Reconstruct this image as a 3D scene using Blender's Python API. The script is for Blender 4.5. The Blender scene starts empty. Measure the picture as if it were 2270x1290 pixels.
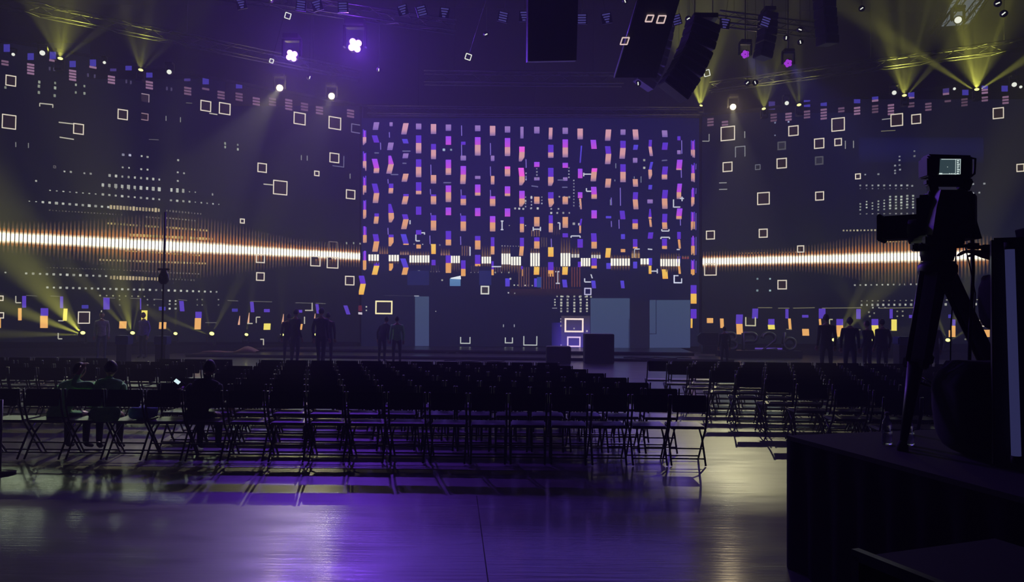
import bpy, bmesh, math, random
from mathutils import Vector, Matrix, Euler

C = bpy.context.scene.collection
SC = bpy.context.scene
R = math.radians
random.seed(7)

# ------------------------------------------------------------------ camera
F = 1640.0                       # focal length in pixels of the 2270 px wide frame
CAM = Vector((0.0, 0.0, 1.8))
PITCH, ROLL = math.atan(45 / F), 0.0100
_f = Vector((0, math.cos(PITCH), math.sin(PITCH)))
_r0 = Vector((1, 0, 0)); _u0 = _r0.cross(_f)
_r = (_r0 * math.cos(ROLL) + _u0 * math.sin(ROLL)).normalized()
_u = _r.cross(_f).normalized()
cam_d = bpy.data.cameras.new('camera')
cam_d.sensor_width = 36.0
cam_d.lens = F / 2270 * 36.0
cam_d.clip_end = 200
cam = bpy.data.objects.new('camera', cam_d); C.objects.link(cam)
M = Matrix((( _r.x, _u.x, -_f.x, CAM.x), (_r.y, _u.y, -_f.y, CAM.y), (_r.z, _u.z, -_f.z, CAM.z), (0, 0, 0, 1)))
cam.matrix_world = M
SC.camera = cam

# ------------------------------------------------------------------ view, haze, ambient
SC.view_settings.view_transform = 'Standard'
SC.view_settings.look = 'None'
SC.view_settings.exposure = 0.0
SC.view_settings.gamma = 1.0
SC.view_settings.use_curve_mapping = False
SC.cycles.max_bounces = 4
SC.cycles.diffuse_bounces = 2
SC.cycles.glossy_bounces = 3
SC.cycles.transmission_bounces = 3
SC.cycles.volume_bounces = 0
SC.cycles.transparent_max_bounces = 6
SC.cycles.sample_clamp_indirect = 30.0
SC.cycles.sample_clamp_direct = 0.0
SC.cycles.caustics_reflective = False
SC.cycles.caustics_refractive = False

HAZE = 0.010
w = bpy.data.worlds.new('world'); SC.world = w
w.use_nodes = True
nt = w.node_tree; nt.nodes.clear()
o_ = nt.nodes.new('ShaderNodeOutputWorld')
b_ = nt.nodes.new('ShaderNodeBackground'); b_.inputs[0].default_value = (0, 0, 0, 1); b_.inputs[1].default_value = 0
v_ = nt.nodes.new('ShaderNodeVolumeScatter')
v_.inputs['Color'].default_value = (1, 1, 1, 1)
v_.inputs['Density'].default_value = HAZE
v_.inputs['Anisotropy'].default_value = 0.0
nt.links.new(b_.outputs[0], o_.inputs['Surface']); nt.links.new(v_.outputs[0], o_.inputs['Volume'])

def lin(c, k=1.0):
    return tuple((((x / 255) / 12.92) if x <= 10 else (((x / 255) + 0.055) / 1.055) ** 2.4) * k for x in c[:3])

def ray(px, py):
    return (_f * F + _r * (px - 1135) + _u * (645 - py)).normalized()
def at_y(px, py, Y):
    d = ray(px, py); return CAM + d * (Y / d.y)
def at_z(px, py, Z):
    d = ray(px, py); return CAM + d * ((Z - CAM.z) / d.z)

def link(o, parent=None):
    C.objects.link(o)
    if parent: o.parent = parent
    return o
def tag(o, label=None, cat=None, group=None, kind=None):
    if label: o['label'] = label
    if cat: o['category'] = cat
    if group: o['group'] = group
    if kind: o['kind'] = kind
    return o
def empty(name, loc=(0, 0, 0), rot=(0, 0, 0), parent=None):
    o = bpy.data.objects.new(name, None); o.location = loc; o.rotation_euler = rot
    o.empty_display_size = 0.1
    return link(o, parent)

def spot(parent, loc, target, col, energy, deg, blend=0.4, rad=0.05):
    L = bpy.data.lights.new('beam', 'SPOT'); L.color = col; L.energy = energy
    L.spot_size = R(deg); L.spot_blend = blend; L.shadow_soft_size = rad
    o = bpy.data.objects.new('beam', L)
    d = Vector(target) - Vector(loc)
    o.rotation_euler = d.to_track_quat('-Z', 'Y').to_euler(); o.location = loc
    C.objects.link(o)
    if parent:
        o.parent = parent
        o.matrix_parent_inverse = (Matrix.Translation(parent.location) @ parent.rotation_euler.to_matrix().to_4x4()).inverted()
    return o
def glow(parent, loc, col, e):
    L = bpy.data.lights.new('lens_light', 'POINT'); L.color = col; L.energy = e; L.shadow_soft_size = 0.08
    o = bpy.data.objects.new('lens_light', L); o.location = Vector(loc) - parent.location; o.parent = parent; C.objects.link(o)
def area(name, loc, target, col, energy, sx, sy, spread=180):
    L = bpy.data.lights.new(name, 'AREA'); L.color = col; L.energy = energy
    L.shape = 'RECTANGLE'; L.size = sx; L.size_y = sy; L.spread = R(spread)
    o = bpy.data.objects.new(name, L)
    o.rotation_euler = (Vector(target) - Vector(loc)).to_track_quat('-Z', 'Y').to_euler(); o.location = loc
    return link(o)

# ------------------------------------------------------------------ the three LED walls: where they stand
ZB, ZT, ZL = 0.32, 11.1, 4.23    # bottom, top, height of the bright line
class Wall:
    def __init__(s, a, b):
        s.a = Vector((a[0], a[1])); s.b = Vector((b[0], b[1]))
        s.d = (s.b - s.a).normalized(); s.L = (s.b - s.a).length
        s.n = Vector((s.d.y, -s.d.x))            # towards the hall
    def uz(s, px, py, off=0.0):
        d = ray(px, py); p0 = s.a + s.n * off
        t = ((p0.x - CAM.x) * s.n.x + (p0.y - CAM.y) * s.n.y) / (d.x * s.n.x + d.y * s.n.y)
        p = CAM + d * t
        return ((p.x - s.a.x) * s.d.x + (p.y - s.a.y) * s.d.y, p.z)
    def pt(s, u, z, off=0.0):
        return Vector((s.a.x + s.d.x * u + s.n.x * off, s.a.y + s.d.y * u + s.n.y * off, z))
    def hit(s, px, py, off=0.0):
        u, z = s.uz(px, py, off); return s.pt(u, z, off)
_pl0, _pl1 = at_z(0, 525, ZL), at_z(797, 568.5, ZL)
_pr0, _pr1 = at_z(1558, 580, ZL), at_z(2200, 565, ZL)
def ext(p, q, k): return (p.x + (q.x - p.x) * k, p.y + (q.y - p.y) * k)
WL = Wall(ext(_pl1, _pl0, 1.12), (_pl1.x, _pl1.y))
WR = Wall((_pr0.x, _pr0.y), ext(_pr0, _pr1, 1.22))
_c0, _c1 = at_y(800, 600, 33.7), at_y(1551, 600, 34.6)
WC = Wall((_c0.x, _c0.y), (_c1.x, _c1.y))

PURPLE = (0.20, 0.05, 1.0); YEL = (0.85, 0.85, 0.12); WARM = (1.0, 0.78, 0.5)
# light thrown by the LED walls themselves (their picture is mostly the bright line and the violet strips)
def wall_glow(W, col, e, z0, z1, u0=0.03, u1=0.97, off=0.12, spread=180):
    p = W.pt(W.L * (u0 + u1) / 2, (z0 + z1) / 2, off)
    t = p + Vector((W.n.x, W.n.y, 0)) * 5
    o = area('led_wall_light', p, t, col, e, W.L * (u1 - u0), z1 - z0, spread)
    return o
wall_glow(WL, (0.75, 1.0, 0.62), 115, 4.0, 4.5)
wall_glow(WR, (0.7, 1.0, 0.72), 60, 4.0, 4.5)
wall_glow(WC, (0.17, 0.09, 1.0), 420, 4.5, 10.5)
wall_glow(WC, (1.0, 0.85, 0.65), 30, 4.0, 4.5)

# ------------------------------------------------------------------ materials
def mat(name, base, rough=0.6, metal=0.0, spec=0.5, noise=None, bump=0.0, emit=None, es=1.0, nscale=8, sample=True, coord='Object'):
    m = bpy.data.materials.new(name); m.use_nodes = True
    n = m.node_tree; p = n.nodes['Principled BSDF']
    p.inputs['Base Color'].default_value = (*lin(base), 1)
    p.inputs['Roughness'].default_value = rough
    p.inputs['Metallic'].default_value = metal
    p.inputs['Specular IOR Level'].default_value = spec
    if noise or bump:
        tc = n.nodes.new('ShaderNodeTexCoord'); ns = n.nodes.new('ShaderNodeTexNoise')
        ns.inputs['Scale'].default_value = nscale; ns.inputs['Detail'].default_value = 4
        n.links.new(tc.outputs[coord], ns.inputs['Vector'])
        if noise:
            r = n.nodes.new('ShaderNodeValToRGB')
            r.color_ramp.elements[0].position = 0.35; r.color_ramp.elements[1].position = 0.7
            r.color_ramp.elements[0].color = (*lin(base), 1); r.color_ramp.elements[1].color = (*lin(noise), 1)
            n.links.new(ns.outputs['Fac'], r.inputs[0]); n.links.new(r.outputs[0], p.inputs['Base Color'])
        if bump:
            b = n.nodes.new('ShaderNodeBump'); b.inputs['Strength'].default_value = bump; b.inputs['Distance'].default_value = 0.02
            n.links.new(ns.outputs['Fac'], b.inputs['Height']); n.links.new(b.outputs[0], p.inputs['Normal'])
    if emit:
        p.inputs['Emission Color'].default_value = (*lin(emit), 1); p.inputs['Emission Strength'].default_value = es
        if not sample: m.cycles.emission_sampling = 'NONE'
    return m
M_ = {}
M_['black'] = mat('black_paint', (20, 20, 22), 0.45, noise=(30, 30, 33))
M_['blackmetal'] = mat('black_metal', (26, 26, 30), 0.35, 0.6, noise=(38, 38, 42), nscale=20)
M_['alu'] = mat('aluminium', (120, 120, 125), 0.35, 0.9, noise=(150, 150, 156), nscale=14)
M_['dkalu'] = mat('dark_aluminium', (60, 60, 66), 0.4, 0.8, noise=(80, 80, 88), nscale=14)
M_['wall'] = mat('black_drape', (16, 16, 19), 0.95, noise=(24, 24, 28), bump=0.4, nscale=1.5)
M_['ceil'] = mat('dark_ceiling', (18, 18, 22), 0.9, noise=(26, 26, 30))
M_['stage'] = mat('stage_deck', (30, 30, 36), 0.28, noise=(42, 42, 48), nscale=3)
M_['edge'] = mat('stage_edge_metal', (110, 108, 118), 0.3, 0.7, noise=(135, 130, 140), nscale=5)
M_['chair'] = mat('chair_vinyl', (58, 54, 60), 0.30, noise=(70, 64, 72), nscale=30, spec=0.9)
M_['chairback'] = mat('chair_back', (16, 16, 19), 0.7, noise=(24, 24, 28), nscale=30)
M_['tube'] = mat('chair_tube', (24, 24, 28), 0.3, 0.5, noise=(36, 36, 40), nscale=40)
M_['drape'] = mat('platform_drape', (9, 9, 12), 1.0, noise=(13, 13, 17), bump=0.5, nscale=6, spec=0.1)
M_['carpet'] = mat('platform_carpet', (34, 28, 28), 0.85, noise=(48, 40, 38), nscale=60)
M_['screenface'] = mat('led_panel_face', (10, 10, 12), 0.7, spec=0.2, noise=(14, 14, 17), nscale=2)
M_['cloth_black'] = mat('black_cloth', (15, 15, 18), 0.9, noise=(24, 24, 28), nscale=30)
M_['cloth_grey'] = mat('grey_cloth', (60, 55, 62), 0.9, noise=(78, 70, 78), nscale=30)
M_['cloth_green'] = mat('green_cloth', (150, 228, 130), 0.9, noise=(130, 210, 118), nscale=20)
M_['cloth_blue'] = mat('blue_cloth', (110, 140, 190), 0.85, noise=(130, 160, 205), nscale=12)
M_['cloth_violet'] = mat('violet_cloth', (130, 100, 220), 0.9, noise=(110, 80, 200), nscale=20, emit=(60, 40, 150), es=0.0)
M_['cloth_white'] = mat('white_cloth', (190, 190, 195), 0.9, noise=(160, 160, 168), nscale=20)
M_['jeans'] = mat('dark_trousers', (26, 28, 40), 0.9, noise=(34, 36, 50), nscale=30)
M_['skin'] = mat('skin', (170, 125, 100), 0.55, noise=(182, 136, 110), nscale=25)
M_['hair'] = mat('dark_hair', (18, 14, 12), 0.6, noise=(28, 22, 20), bump=0.6, nscale=60)
M_['blue_box'] = mat('blue_box', (30, 40, 100), 0.6, noise=(38, 50, 120), nscale=3)
M_['lens'] = mat('black_glass', (8, 8, 12), 0.08, spec=0.8, noise=(12, 12, 18))
M_['rubber'] = mat('rubber', (12, 12, 13), 0.8, noise=(18, 18, 20), nscale=40)
M_['case'] = mat('road_case', (10, 9, 14), 0.8, noise=(14, 13, 18), nscale=10)
M_['case_edge'] = mat('case_edge_alu', (70, 68, 92), 0.35, 0.8, noise=(84, 82, 106), nscale=12)
M_['bottle'] = mat('bottle_plastic', (225, 235, 240), 0.05, noise=(235, 240, 245))
p = M_['bottle'].node_tree.nodes['Principled BSDF']; p.inputs['Transmission Weight'].default_value = 0.9
def emis(name, col, k=1.0, sample=False):
    m = bpy.data.materials.new(name); m.use_nodes = True
    n = m.node_tree; n.nodes.clear()
    o = n.nodes.new('ShaderNodeOutputMaterial'); e = n.nodes.new('ShaderNodeEmission')
    e.inputs[0].default_value = (*lin(col), 1); e.inputs[1].default_value = k
    n.links.new(e.outputs[0], o.inputs[0])
    if not sample: m.cycles.emission_sampling = 'NONE'
    return m
M_['e_yel'] = emis('yellow_lens_glow', (238, 240, 130), 3.0)
M_['e_warm'] = emis('warm_lens_glow', (255, 235, 190), 5.0)
M_['e_white'] = emis('white_lens_glow', (235, 238, 225), 1.3)
M_['e_vio'] = emis('violet_lens_glow', (215, 160, 255), 4.0)
M_['e_mag'] = emis('magenta_lens_glow', (175, 60, 225), 1.0)
M_['e_phone'] = emis('phone_glow', (205, 230, 235), 1.2)
M_['e_tube'] = emis('tube_glow', (44, 45, 84), 0.85)
M_['e_pink'] = emis('frame_glow', (235, 205, 200), 1.0)
M_['e_slate'] = emis('daylight_opening', (120, 138, 150), 1.0)
# LED picture: colour per face corner drives the emission
m = bpy.data.materials.new('led_picture'); m.use_nodes = True
n = m.node_tree; n.nodes.clear()
o_ = n.nodes.new('ShaderNodeOutputMaterial'); e_ = n.nodes.new('ShaderNodeEmission')
a_ = n.nodes.new('ShaderNodeVertexColor'); a_.layer_name = 'pixels'
n.links.new(a_.outputs[0], e_.inputs[0]); e_.inputs[1].default_value = 1.0
n.links.new(e_.outputs[0], o_.inputs[0]); m.cycles.emission_sampling = 'NONE'
M_['led'] = m

# floor: worn polished concrete, sealed
m = bpy.data.materials.new('polished_floor'); m.use_nodes = True
n = m.node_tree; p = n.nodes['Principled BSDF']
tc = n.nodes.new('ShaderNodeTexCoord'); mp = n.nodes.new('ShaderNodeMapping'); mp.inputs['Scale'].default_value = (0.5, 2.2, 1)
ns = n.nodes.new('ShaderNodeTexNoise'); ns.inputs['Scale'].default_value = 2.2; ns.inputs['Detail'].default_value = 6
r1 = n.nodes.new('ShaderNodeMapRange'); r1.inputs['To Min'].default_value = 0.36; r1.inputs['To Max'].default_value = 0.48
r1.inputs['From Min'].default_value = 0.35; r1.inputs['From Max'].default_value = 0.65
r2 = n.nodes.new('ShaderNodeValToRGB'); r2.color_ramp.elements[0].color = (*lin((62, 60, 62)), 1); r2.color_ramp.elements[1].color = (*lin((92, 88, 88)), 1)
mp2 = n.nodes.new('ShaderNodeMapping'); mp2.inputs['Scale'].default_value = (1.2, 16, 1)
ns2 = n.nodes.new('ShaderNodeTexNoise'); ns2.inputs['Scale'].default_value = 1.6; ns2.inputs['Detail'].default_value = 5
bp = n.nodes.new('ShaderNodeBump'); bp.inputs['Strength'].default_value = 0.5; bp.inputs['Distance'].default_value = 0.004
L_ = n.links.new
L_(tc.outputs['Object'], mp.inputs[0]); L_(mp.outputs[0], ns.inputs['Vector']); L_(ns.outputs['Fac'], r1.inputs['Value'])
L_(r1.outputs[0], p.inputs['Roughness']); L_(ns.outputs['Fac'], r2.inputs[0]); L_(r2.outputs[0], p.inputs['Base Color'])
L_(tc.outputs['Object'], mp2.inputs[0]); L_(mp2.outputs[0], ns2.inputs['Vector']); L_(ns2.outputs['Fac'], bp.inputs['Height']); L_(bp.outputs[0], p.inputs['Normal'])
p.inputs['IOR'].default_value = 1.5
p.inputs['Coat Weight'].default_value = 0.55; p.inputs['Coat Roughness'].default_value = 0.15; L_(bp.outputs[0], p.inputs['Coat Normal'])
M_['floor'] = m

# ------------------------------------------------------------------ mesh builder
class MB:
    def __init__(s): s.v = []; s.f = []; s.m = []; s.mats = []; s.sm = []
    def _mi(s, k):
        if k not in s.mats: s.mats.append(k)
        return s.mats.index(k)
    def add(s, vs, fs, mk, smooth=False):
        b = len(s.v); s.v += [tuple(x) for x in vs]; i = s._mi(mk)
        for f in fs: s.f.append([b + x for x in f]); s.m.append(i); s.sm.append(smooth)
        return s
    def box(s, c, size, mk, rot=None, bev=0.0):
        hx, hy, hz = size[0] / 2, size[1] / 2, size[2] / 2
        c = Vector(c)
        q = rot if rot is not None else Matrix.Identity(3)
        if isinstance(q, Euler): q = q.to_matrix()
        if bev <= 0:
            vs = [c + q @ Vector((x * hx, y * hy, z * hz)) for x in (-1, 1) for y in (-1, 1) for z in (-1, 1)]
            fs = [(0, 1, 3, 2), (4, 6, 7, 5), (0, 4, 5, 1), (2, 3, 7, 6), (0, 2, 6, 4), (1, 5, 7, 3)]
            return s.add(vs, fs, mk)
        bm = bmesh.new(); bmesh.ops.create_cube(bm, size=1)
        for v in bm.verts: v.co = Vector((v.co.x * size[0], v.co.y * size[1], v.co.z * size[2]))
        bmesh.ops.bevel(bm, geom=bm.edges[:], offset=bev, segments=2, affect='EDGES')
        bm.verts.index_update()
        s.add([c + q @ v.co for v in bm.verts], [[v.index for v in f.verts] for f in bm.faces], mk)
        bm.free(); return s
    def tube(s, pts, r, mk, seg=8, cap=True, r1=None):
        pts = [Vector(p) for p in pts]; n = len(pts)
        rs = [r + ((r1 if r1 is not None else r) - r) * i / (n - 1) for i in range(n)] if not isinstance(r, (list, tuple)) else r
        vs = []; up = None
        for i, p in enumerate(pts):
            d = (pts[min(i + 1, n - 1)] - pts[max(i - 1, 0)]).normalized()
            if up is None:
                up = Vector((0, 0, 1)) if abs(d.z) < 0.9 else Vector((1, 0, 0))
            x = d.cross(up).normalized(); y = x.cross(d).normalized(); up = y
            for k in range(seg):
                a = 2 * math.pi * k / seg
                vs.append(p + (x * math.cos(a) + y * math.sin(a)) * rs[i])
        fs = []
        for i in range(n - 1):
            for k in range(seg):
                fs.append((i * seg + k, i * seg + (k + 1) % seg, (i + 1) * seg + (k + 1) % seg, (i + 1) * seg + k))
        if cap: fs.append(tuple(range(seg))[::-1]); fs.append(tuple((n - 1) * seg + k for k in range(seg)))
        return s.add(vs, fs, mk, True)
    def lathe(s, prof, mk, c=(0, 0, 0), q=None, seg=20):
        c = Vector(c); q = q or Matrix.Identity(3); vs = []; n = len(prof)
        for (r, z) in prof:
            for k in range(seg):
                a = 2 * math.pi * k / seg; vs.append(c + q @ Vector((r * math.cos(a), r * math.sin(a), z)))
        fs = [(i * seg + k, i * seg + (k + 1) % seg, (i + 1) * seg + (k + 1) % seg, (i + 1) * seg + k) for i in range(n - 1) for k in range(seg)]
        fs.append(tuple(range(seg))[::-1]); fs.append(tuple((n - 1) * seg + k for k in range(seg)))
        return s.add(vs, fs, mk, True)
    def prism(s, poly, z0, z1, mk, q=None, c=(0, 0, 0)):
        q = q or Matrix.Identity(3); c = Vector(c); n = len(poly)
        vs = [c + q @ Vector((x, y, z0)) for x, y in poly] + [c + q @ Vector((x, y, z1)) for x, y in poly]
        fs = [tuple(range(n))[::-1], tuple(range(n, 2 * n))] + [(i, (i + 1) % n, n + (i + 1) % n, n + i) for i in range(n)]
        return s.add(vs, fs, mk)
    def mesh(s, name):
        me = bpy.data.meshes.new(name); me.from_pydata(s.v, [], s.f)
        for k in s.mats: me.materials.append(M_[k])
        me.polygons.foreach_set('material_index', s.m); me.polygons.foreach_set('use_smooth', s.sm)
        bm = bmesh.new(); bm.from_mesh(me); bmesh.ops.recalc_face_normals(bm, faces=bm.faces); bm.to_mesh(me); bm.free()
        me.update(); return me
    def build(s, name, parent=None, loc=(0, 0, 0), rot=(0, 0, 0)):
        o = bpy.data.objects.new(name, s.mesh(name)); o.location = loc; o.rotation_euler = rot
        return link(o, parent)
def align(d):
    return Vector(d).to_track_quat('Z', 'Y').to_matrix()

# ------------------------------------------------------------------ room shell
XW, YB, YF, ZC = 27.0, 44.0, -8.0, 20.0
def slab(name, x0, x1, y0, y1, z0, z1, mk):
    return tag(MB().box(((x0 + x1) / 2, (y0 + y1) / 2, (z0 + z1) / 2), (x1 - x0, y1 - y0, z1 - z0), mk).build(name), kind='structure')
slab('floor', -XW, XW, YF, YB, -0.3, 0, 'floor')
slab('ceiling', -XW, XW, YF, YB, ZC, ZC + 0.3, 'ceil')
slab('wall_left', -XW - 0.3, -XW, YF, YB, 0, ZC, 'wall')
slab('wall_right', XW, XW + 0.3, YF, YB, 0, ZC, 'wall')
slab('wall_back', -XW - 0.3, XW + 0.3, YB, YB + 0.3, 0, ZC, 'wall')
slab('wall_front', -XW - 0.3, XW + 0.3, YF - 0.3, YF, 0, ZC, 'wall')
# joint cut into the floor slab
jm = MB(); a0 = at_z(1062, 1140, 0.0015); a1 = at_z(1082, 1289, 0.0015); dj = (a1 - a0)
jm.tube([a0 - dj * 0.4, a1 + dj * 2.5], 0.004, 'rubber', 6)
tag(jm.build('floor_joint'), kind='structure')

# ------------------------------------------------------------------ LED pictures
class Pic:
    """emissive picture elements lying in the face of an LED wall"""
    def __init__(s, W, off=0.03): s.W = W; s.v = []; s.f = []; s.c = []; s.off = off; s.n = 0
    def quad(s, P, cols, k=1.0):
        s.n += 1; off = s.off + (s.n % 7) * 0.0012
        b = len(s.v)
        for (u, z) in P: s.v.append(s.W.pt(u, z, off))
        s.f.append((b, b + 1, b + 2, b + 3)); s.c += [lin(c, k) for c in cols]
    def px(s, pts, cols, k=1.0):                    # corners given where the photo shows them on this wall
        P = [s.W.uz(x, y, s.off) for x, y in pts]
        if len(cols) == 3 and not isinstance(cols[0], (tuple, list)): cols = [cols] * 4
        s.quad(P, cols, k)
    def rect(s, x0, x1, y0, y1, c, k=1.0, c2=None):
        u0, za = s.W.uz(x0, (y0 + y1) / 2, s.off); u1, _ = s.W.uz(x1, (y0 + y1) / 2, s.off)
        xm = (x0 + x1) / 2; _, z0 = s.W.uz(xm, y0, s.off); _, z1 = s.W.uz(xm, y1, s.off)
        s.quad([(u0, z0), (u1, z0), (u1, z1), (u0, z1)], [c, c, c2 or c, c2 or c], k)
    def seg(s, x0, y0, x1, y1, c, t=1.0, k=1.0):    # thin lit line
        if abs(x1 - x0) > abs(y1 - y0): s.px([(x0, y0 - t), (x1, y1 - t), (x1, y1 + t), (x0, y0 + t)], c, k)
        else: s.px([(x0 - t, y0), (x0 + t, y0), (x1 + t, y1), (x1 - t, y1)], c, k)
    def frame(s, x, y, h, c=(226, 214, 196), t=1.1, k=1.0, inner=(44, 34, 34), hy=None, sides='tblr'):
        hy = hy or h
        u0, _ = s.W.uz(x - h, y, s.off); u1, _ = s.W.uz(x + h, y, s.off)
        _, zt = s.W.uz(x, y - hy, s.off); _, zb = s.W.uz(x, y + hy, s.off)
        tu = abs(s.W.uz(x + t, y)[0] - s.W.uz(x - t, y)[0]); tz = abs(s.W.uz(x, y - t)[1] - s.W.uz(x, y + t)[1])
        if inner: s.quad([(u0, zt), (u1, zt), (u1, zb), (u0, zb)], [inner] * 4)
        o = s.off; s.off += 0.01
        for k_, q in (('t', (u0, u1, zt, zt - tz)), ('b', (u0, u1, zb + tz, zb)), ('l', (u0, u0 + tu, zt, zb)), ('r', (u1 - tu, u1, zt, zb))):
            if k_ in sides: s.quad([(q[0], q[2]), (q[1], q[2]), (q[1], q[3]), (q[0], q[3])], [c] * 4, k)
        s.off = o
    def dots(s, x0, y0, x1, y1, step=14, sz=1.6, c=(215, 218, 205), k=1.0, tall=1.0, jit=0.3):
        n = max(1, int(round(abs(x1 - x0) / step)))
        P0 = s.W.uz(x0, y0, s.off); P1 = s.W.uz(x1, y1, s.off)
        for i in range(n + 1):
            t = i / n; u = P0[0] + (P1[0] - P0[0]) * t; z = P0[1] + (P1[1] - P0[1]) * t
            g = random.uniform(1 - jit, 1.0); h = 0.019 * sz * random.uniform(0.8, 1.15)
            cc = tuple(x * g for x in c)
            s.quad([(u - h, z + h * tall), (u + h, z + h * tall), (u + h, z - h * tall), (u - h, z - h * tall)], [cc] * 4, k)
    def build(s, name, parent):
        me = bpy.data.meshes.new(name); me.from_pydata([tuple(v) for v in s.v], [], s.f); me.materials.append(M_['led'])
        ca = me.color_attributes.new('pixels', 'FLOAT_COLOR', 'CORNER')
        buf = []
        for c in s.c: buf += [c[0], c[1], c[2], 1.0]
        ca.data.foreach_set('color', buf)
        return link(bpy.data.objects.new(name, me), parent)

KP = 1.35      # LED output against what haze takes away on the way
def strip(P, x, y0, ym, y1, s1=0, s2=0, w=12, top='p', tone=0, wt=None, wb=None):
    """one folded strip of the picture: violet above, orange below"""
    tops = {'p': ((82, 52, 196), (98, 44, 190)), 'm': ((150, 72, 235), (190, 74, 205)), 'h': ((225, 90, 230), (240, 90, 200)), 'b': ((78, 66, 210), (84, 60, 190))}
    h = w / 2; wt = w if wt is None else wt; wb = w if wb is None else wb
    if ym > y0:
        a, b = tops[top]
        P.px([(x - h + s1, y0), (x - h + s1 + wt, y0), (x + h, ym), (x - h, ym)], [a, a, b, b], KP)
    if y1 > ym:
        f = min(1, max(0, (y0 - 270) / 310))
        oc = tuple(a + (b - a) * f for a, b in zip((205, 150, 165), (226, 158, 84)))
        oe = tuple(a + (b - a) * f * f for a, b in zip((120, 96, 150), (226, 164, 96)))
        if tone == 1: oc, oe = (142, 112, 176), (110, 88, 158)
        if tone == 2: oc, oe = (240, 190, 80), (236, 170, 70)
        ymid = ym + (y1 - ym) * 0.55
        xm = s2 * 0.55
        P.px([(x - h, ym), (x + h, ym), (x + h + xm, ymid), (x - h + xm, ymid)], [oc] * 4, KP)
        P.px([(x - h + xm, ymid), (x + h + xm, ymid), (x - h + s2 + wb, y1), (x - h + s2, y1)], [oc, oc, oe, oe], KP)

# ---- centre wall
root = empty('led_wall', WC.pt(WC.L / 2, ZB, 0))
tag(root, 'centre LED video wall behind the stage with columns of violet and orange strips', 'led screen')
pc = Pic(WC)
def wallbody(W, root, name='panel', back='screenface'):
    inv = root.location
    q = Matrix(((W.d.x, -W.n.x, 0), (W.d.y, -W.n.y, 0), (0, 0, 1)))
    c = W.pt(W.L / 2, (ZB + ZT) / 2, -0.06) - inv
    MB().box(c, (W.L, 0.16, ZT - ZB), back, q).build(name, root)
    f = MB()
    for z in (ZT + 0.06,):
        f.box(W.pt(W.L / 2, z, -0.05) - inv, (W.L + 0.1, 0.24, 0.12), 'blackmetal', q)
    f.box(W.pt(W.L / 2, ZB / 2, -0.1) - inv, (W.L, 0.1, ZB), 'black', q)
    f.build('support_frame', root)
def shift(o, root):
    o.location = -root.location
wallbody(WC, root)
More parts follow.
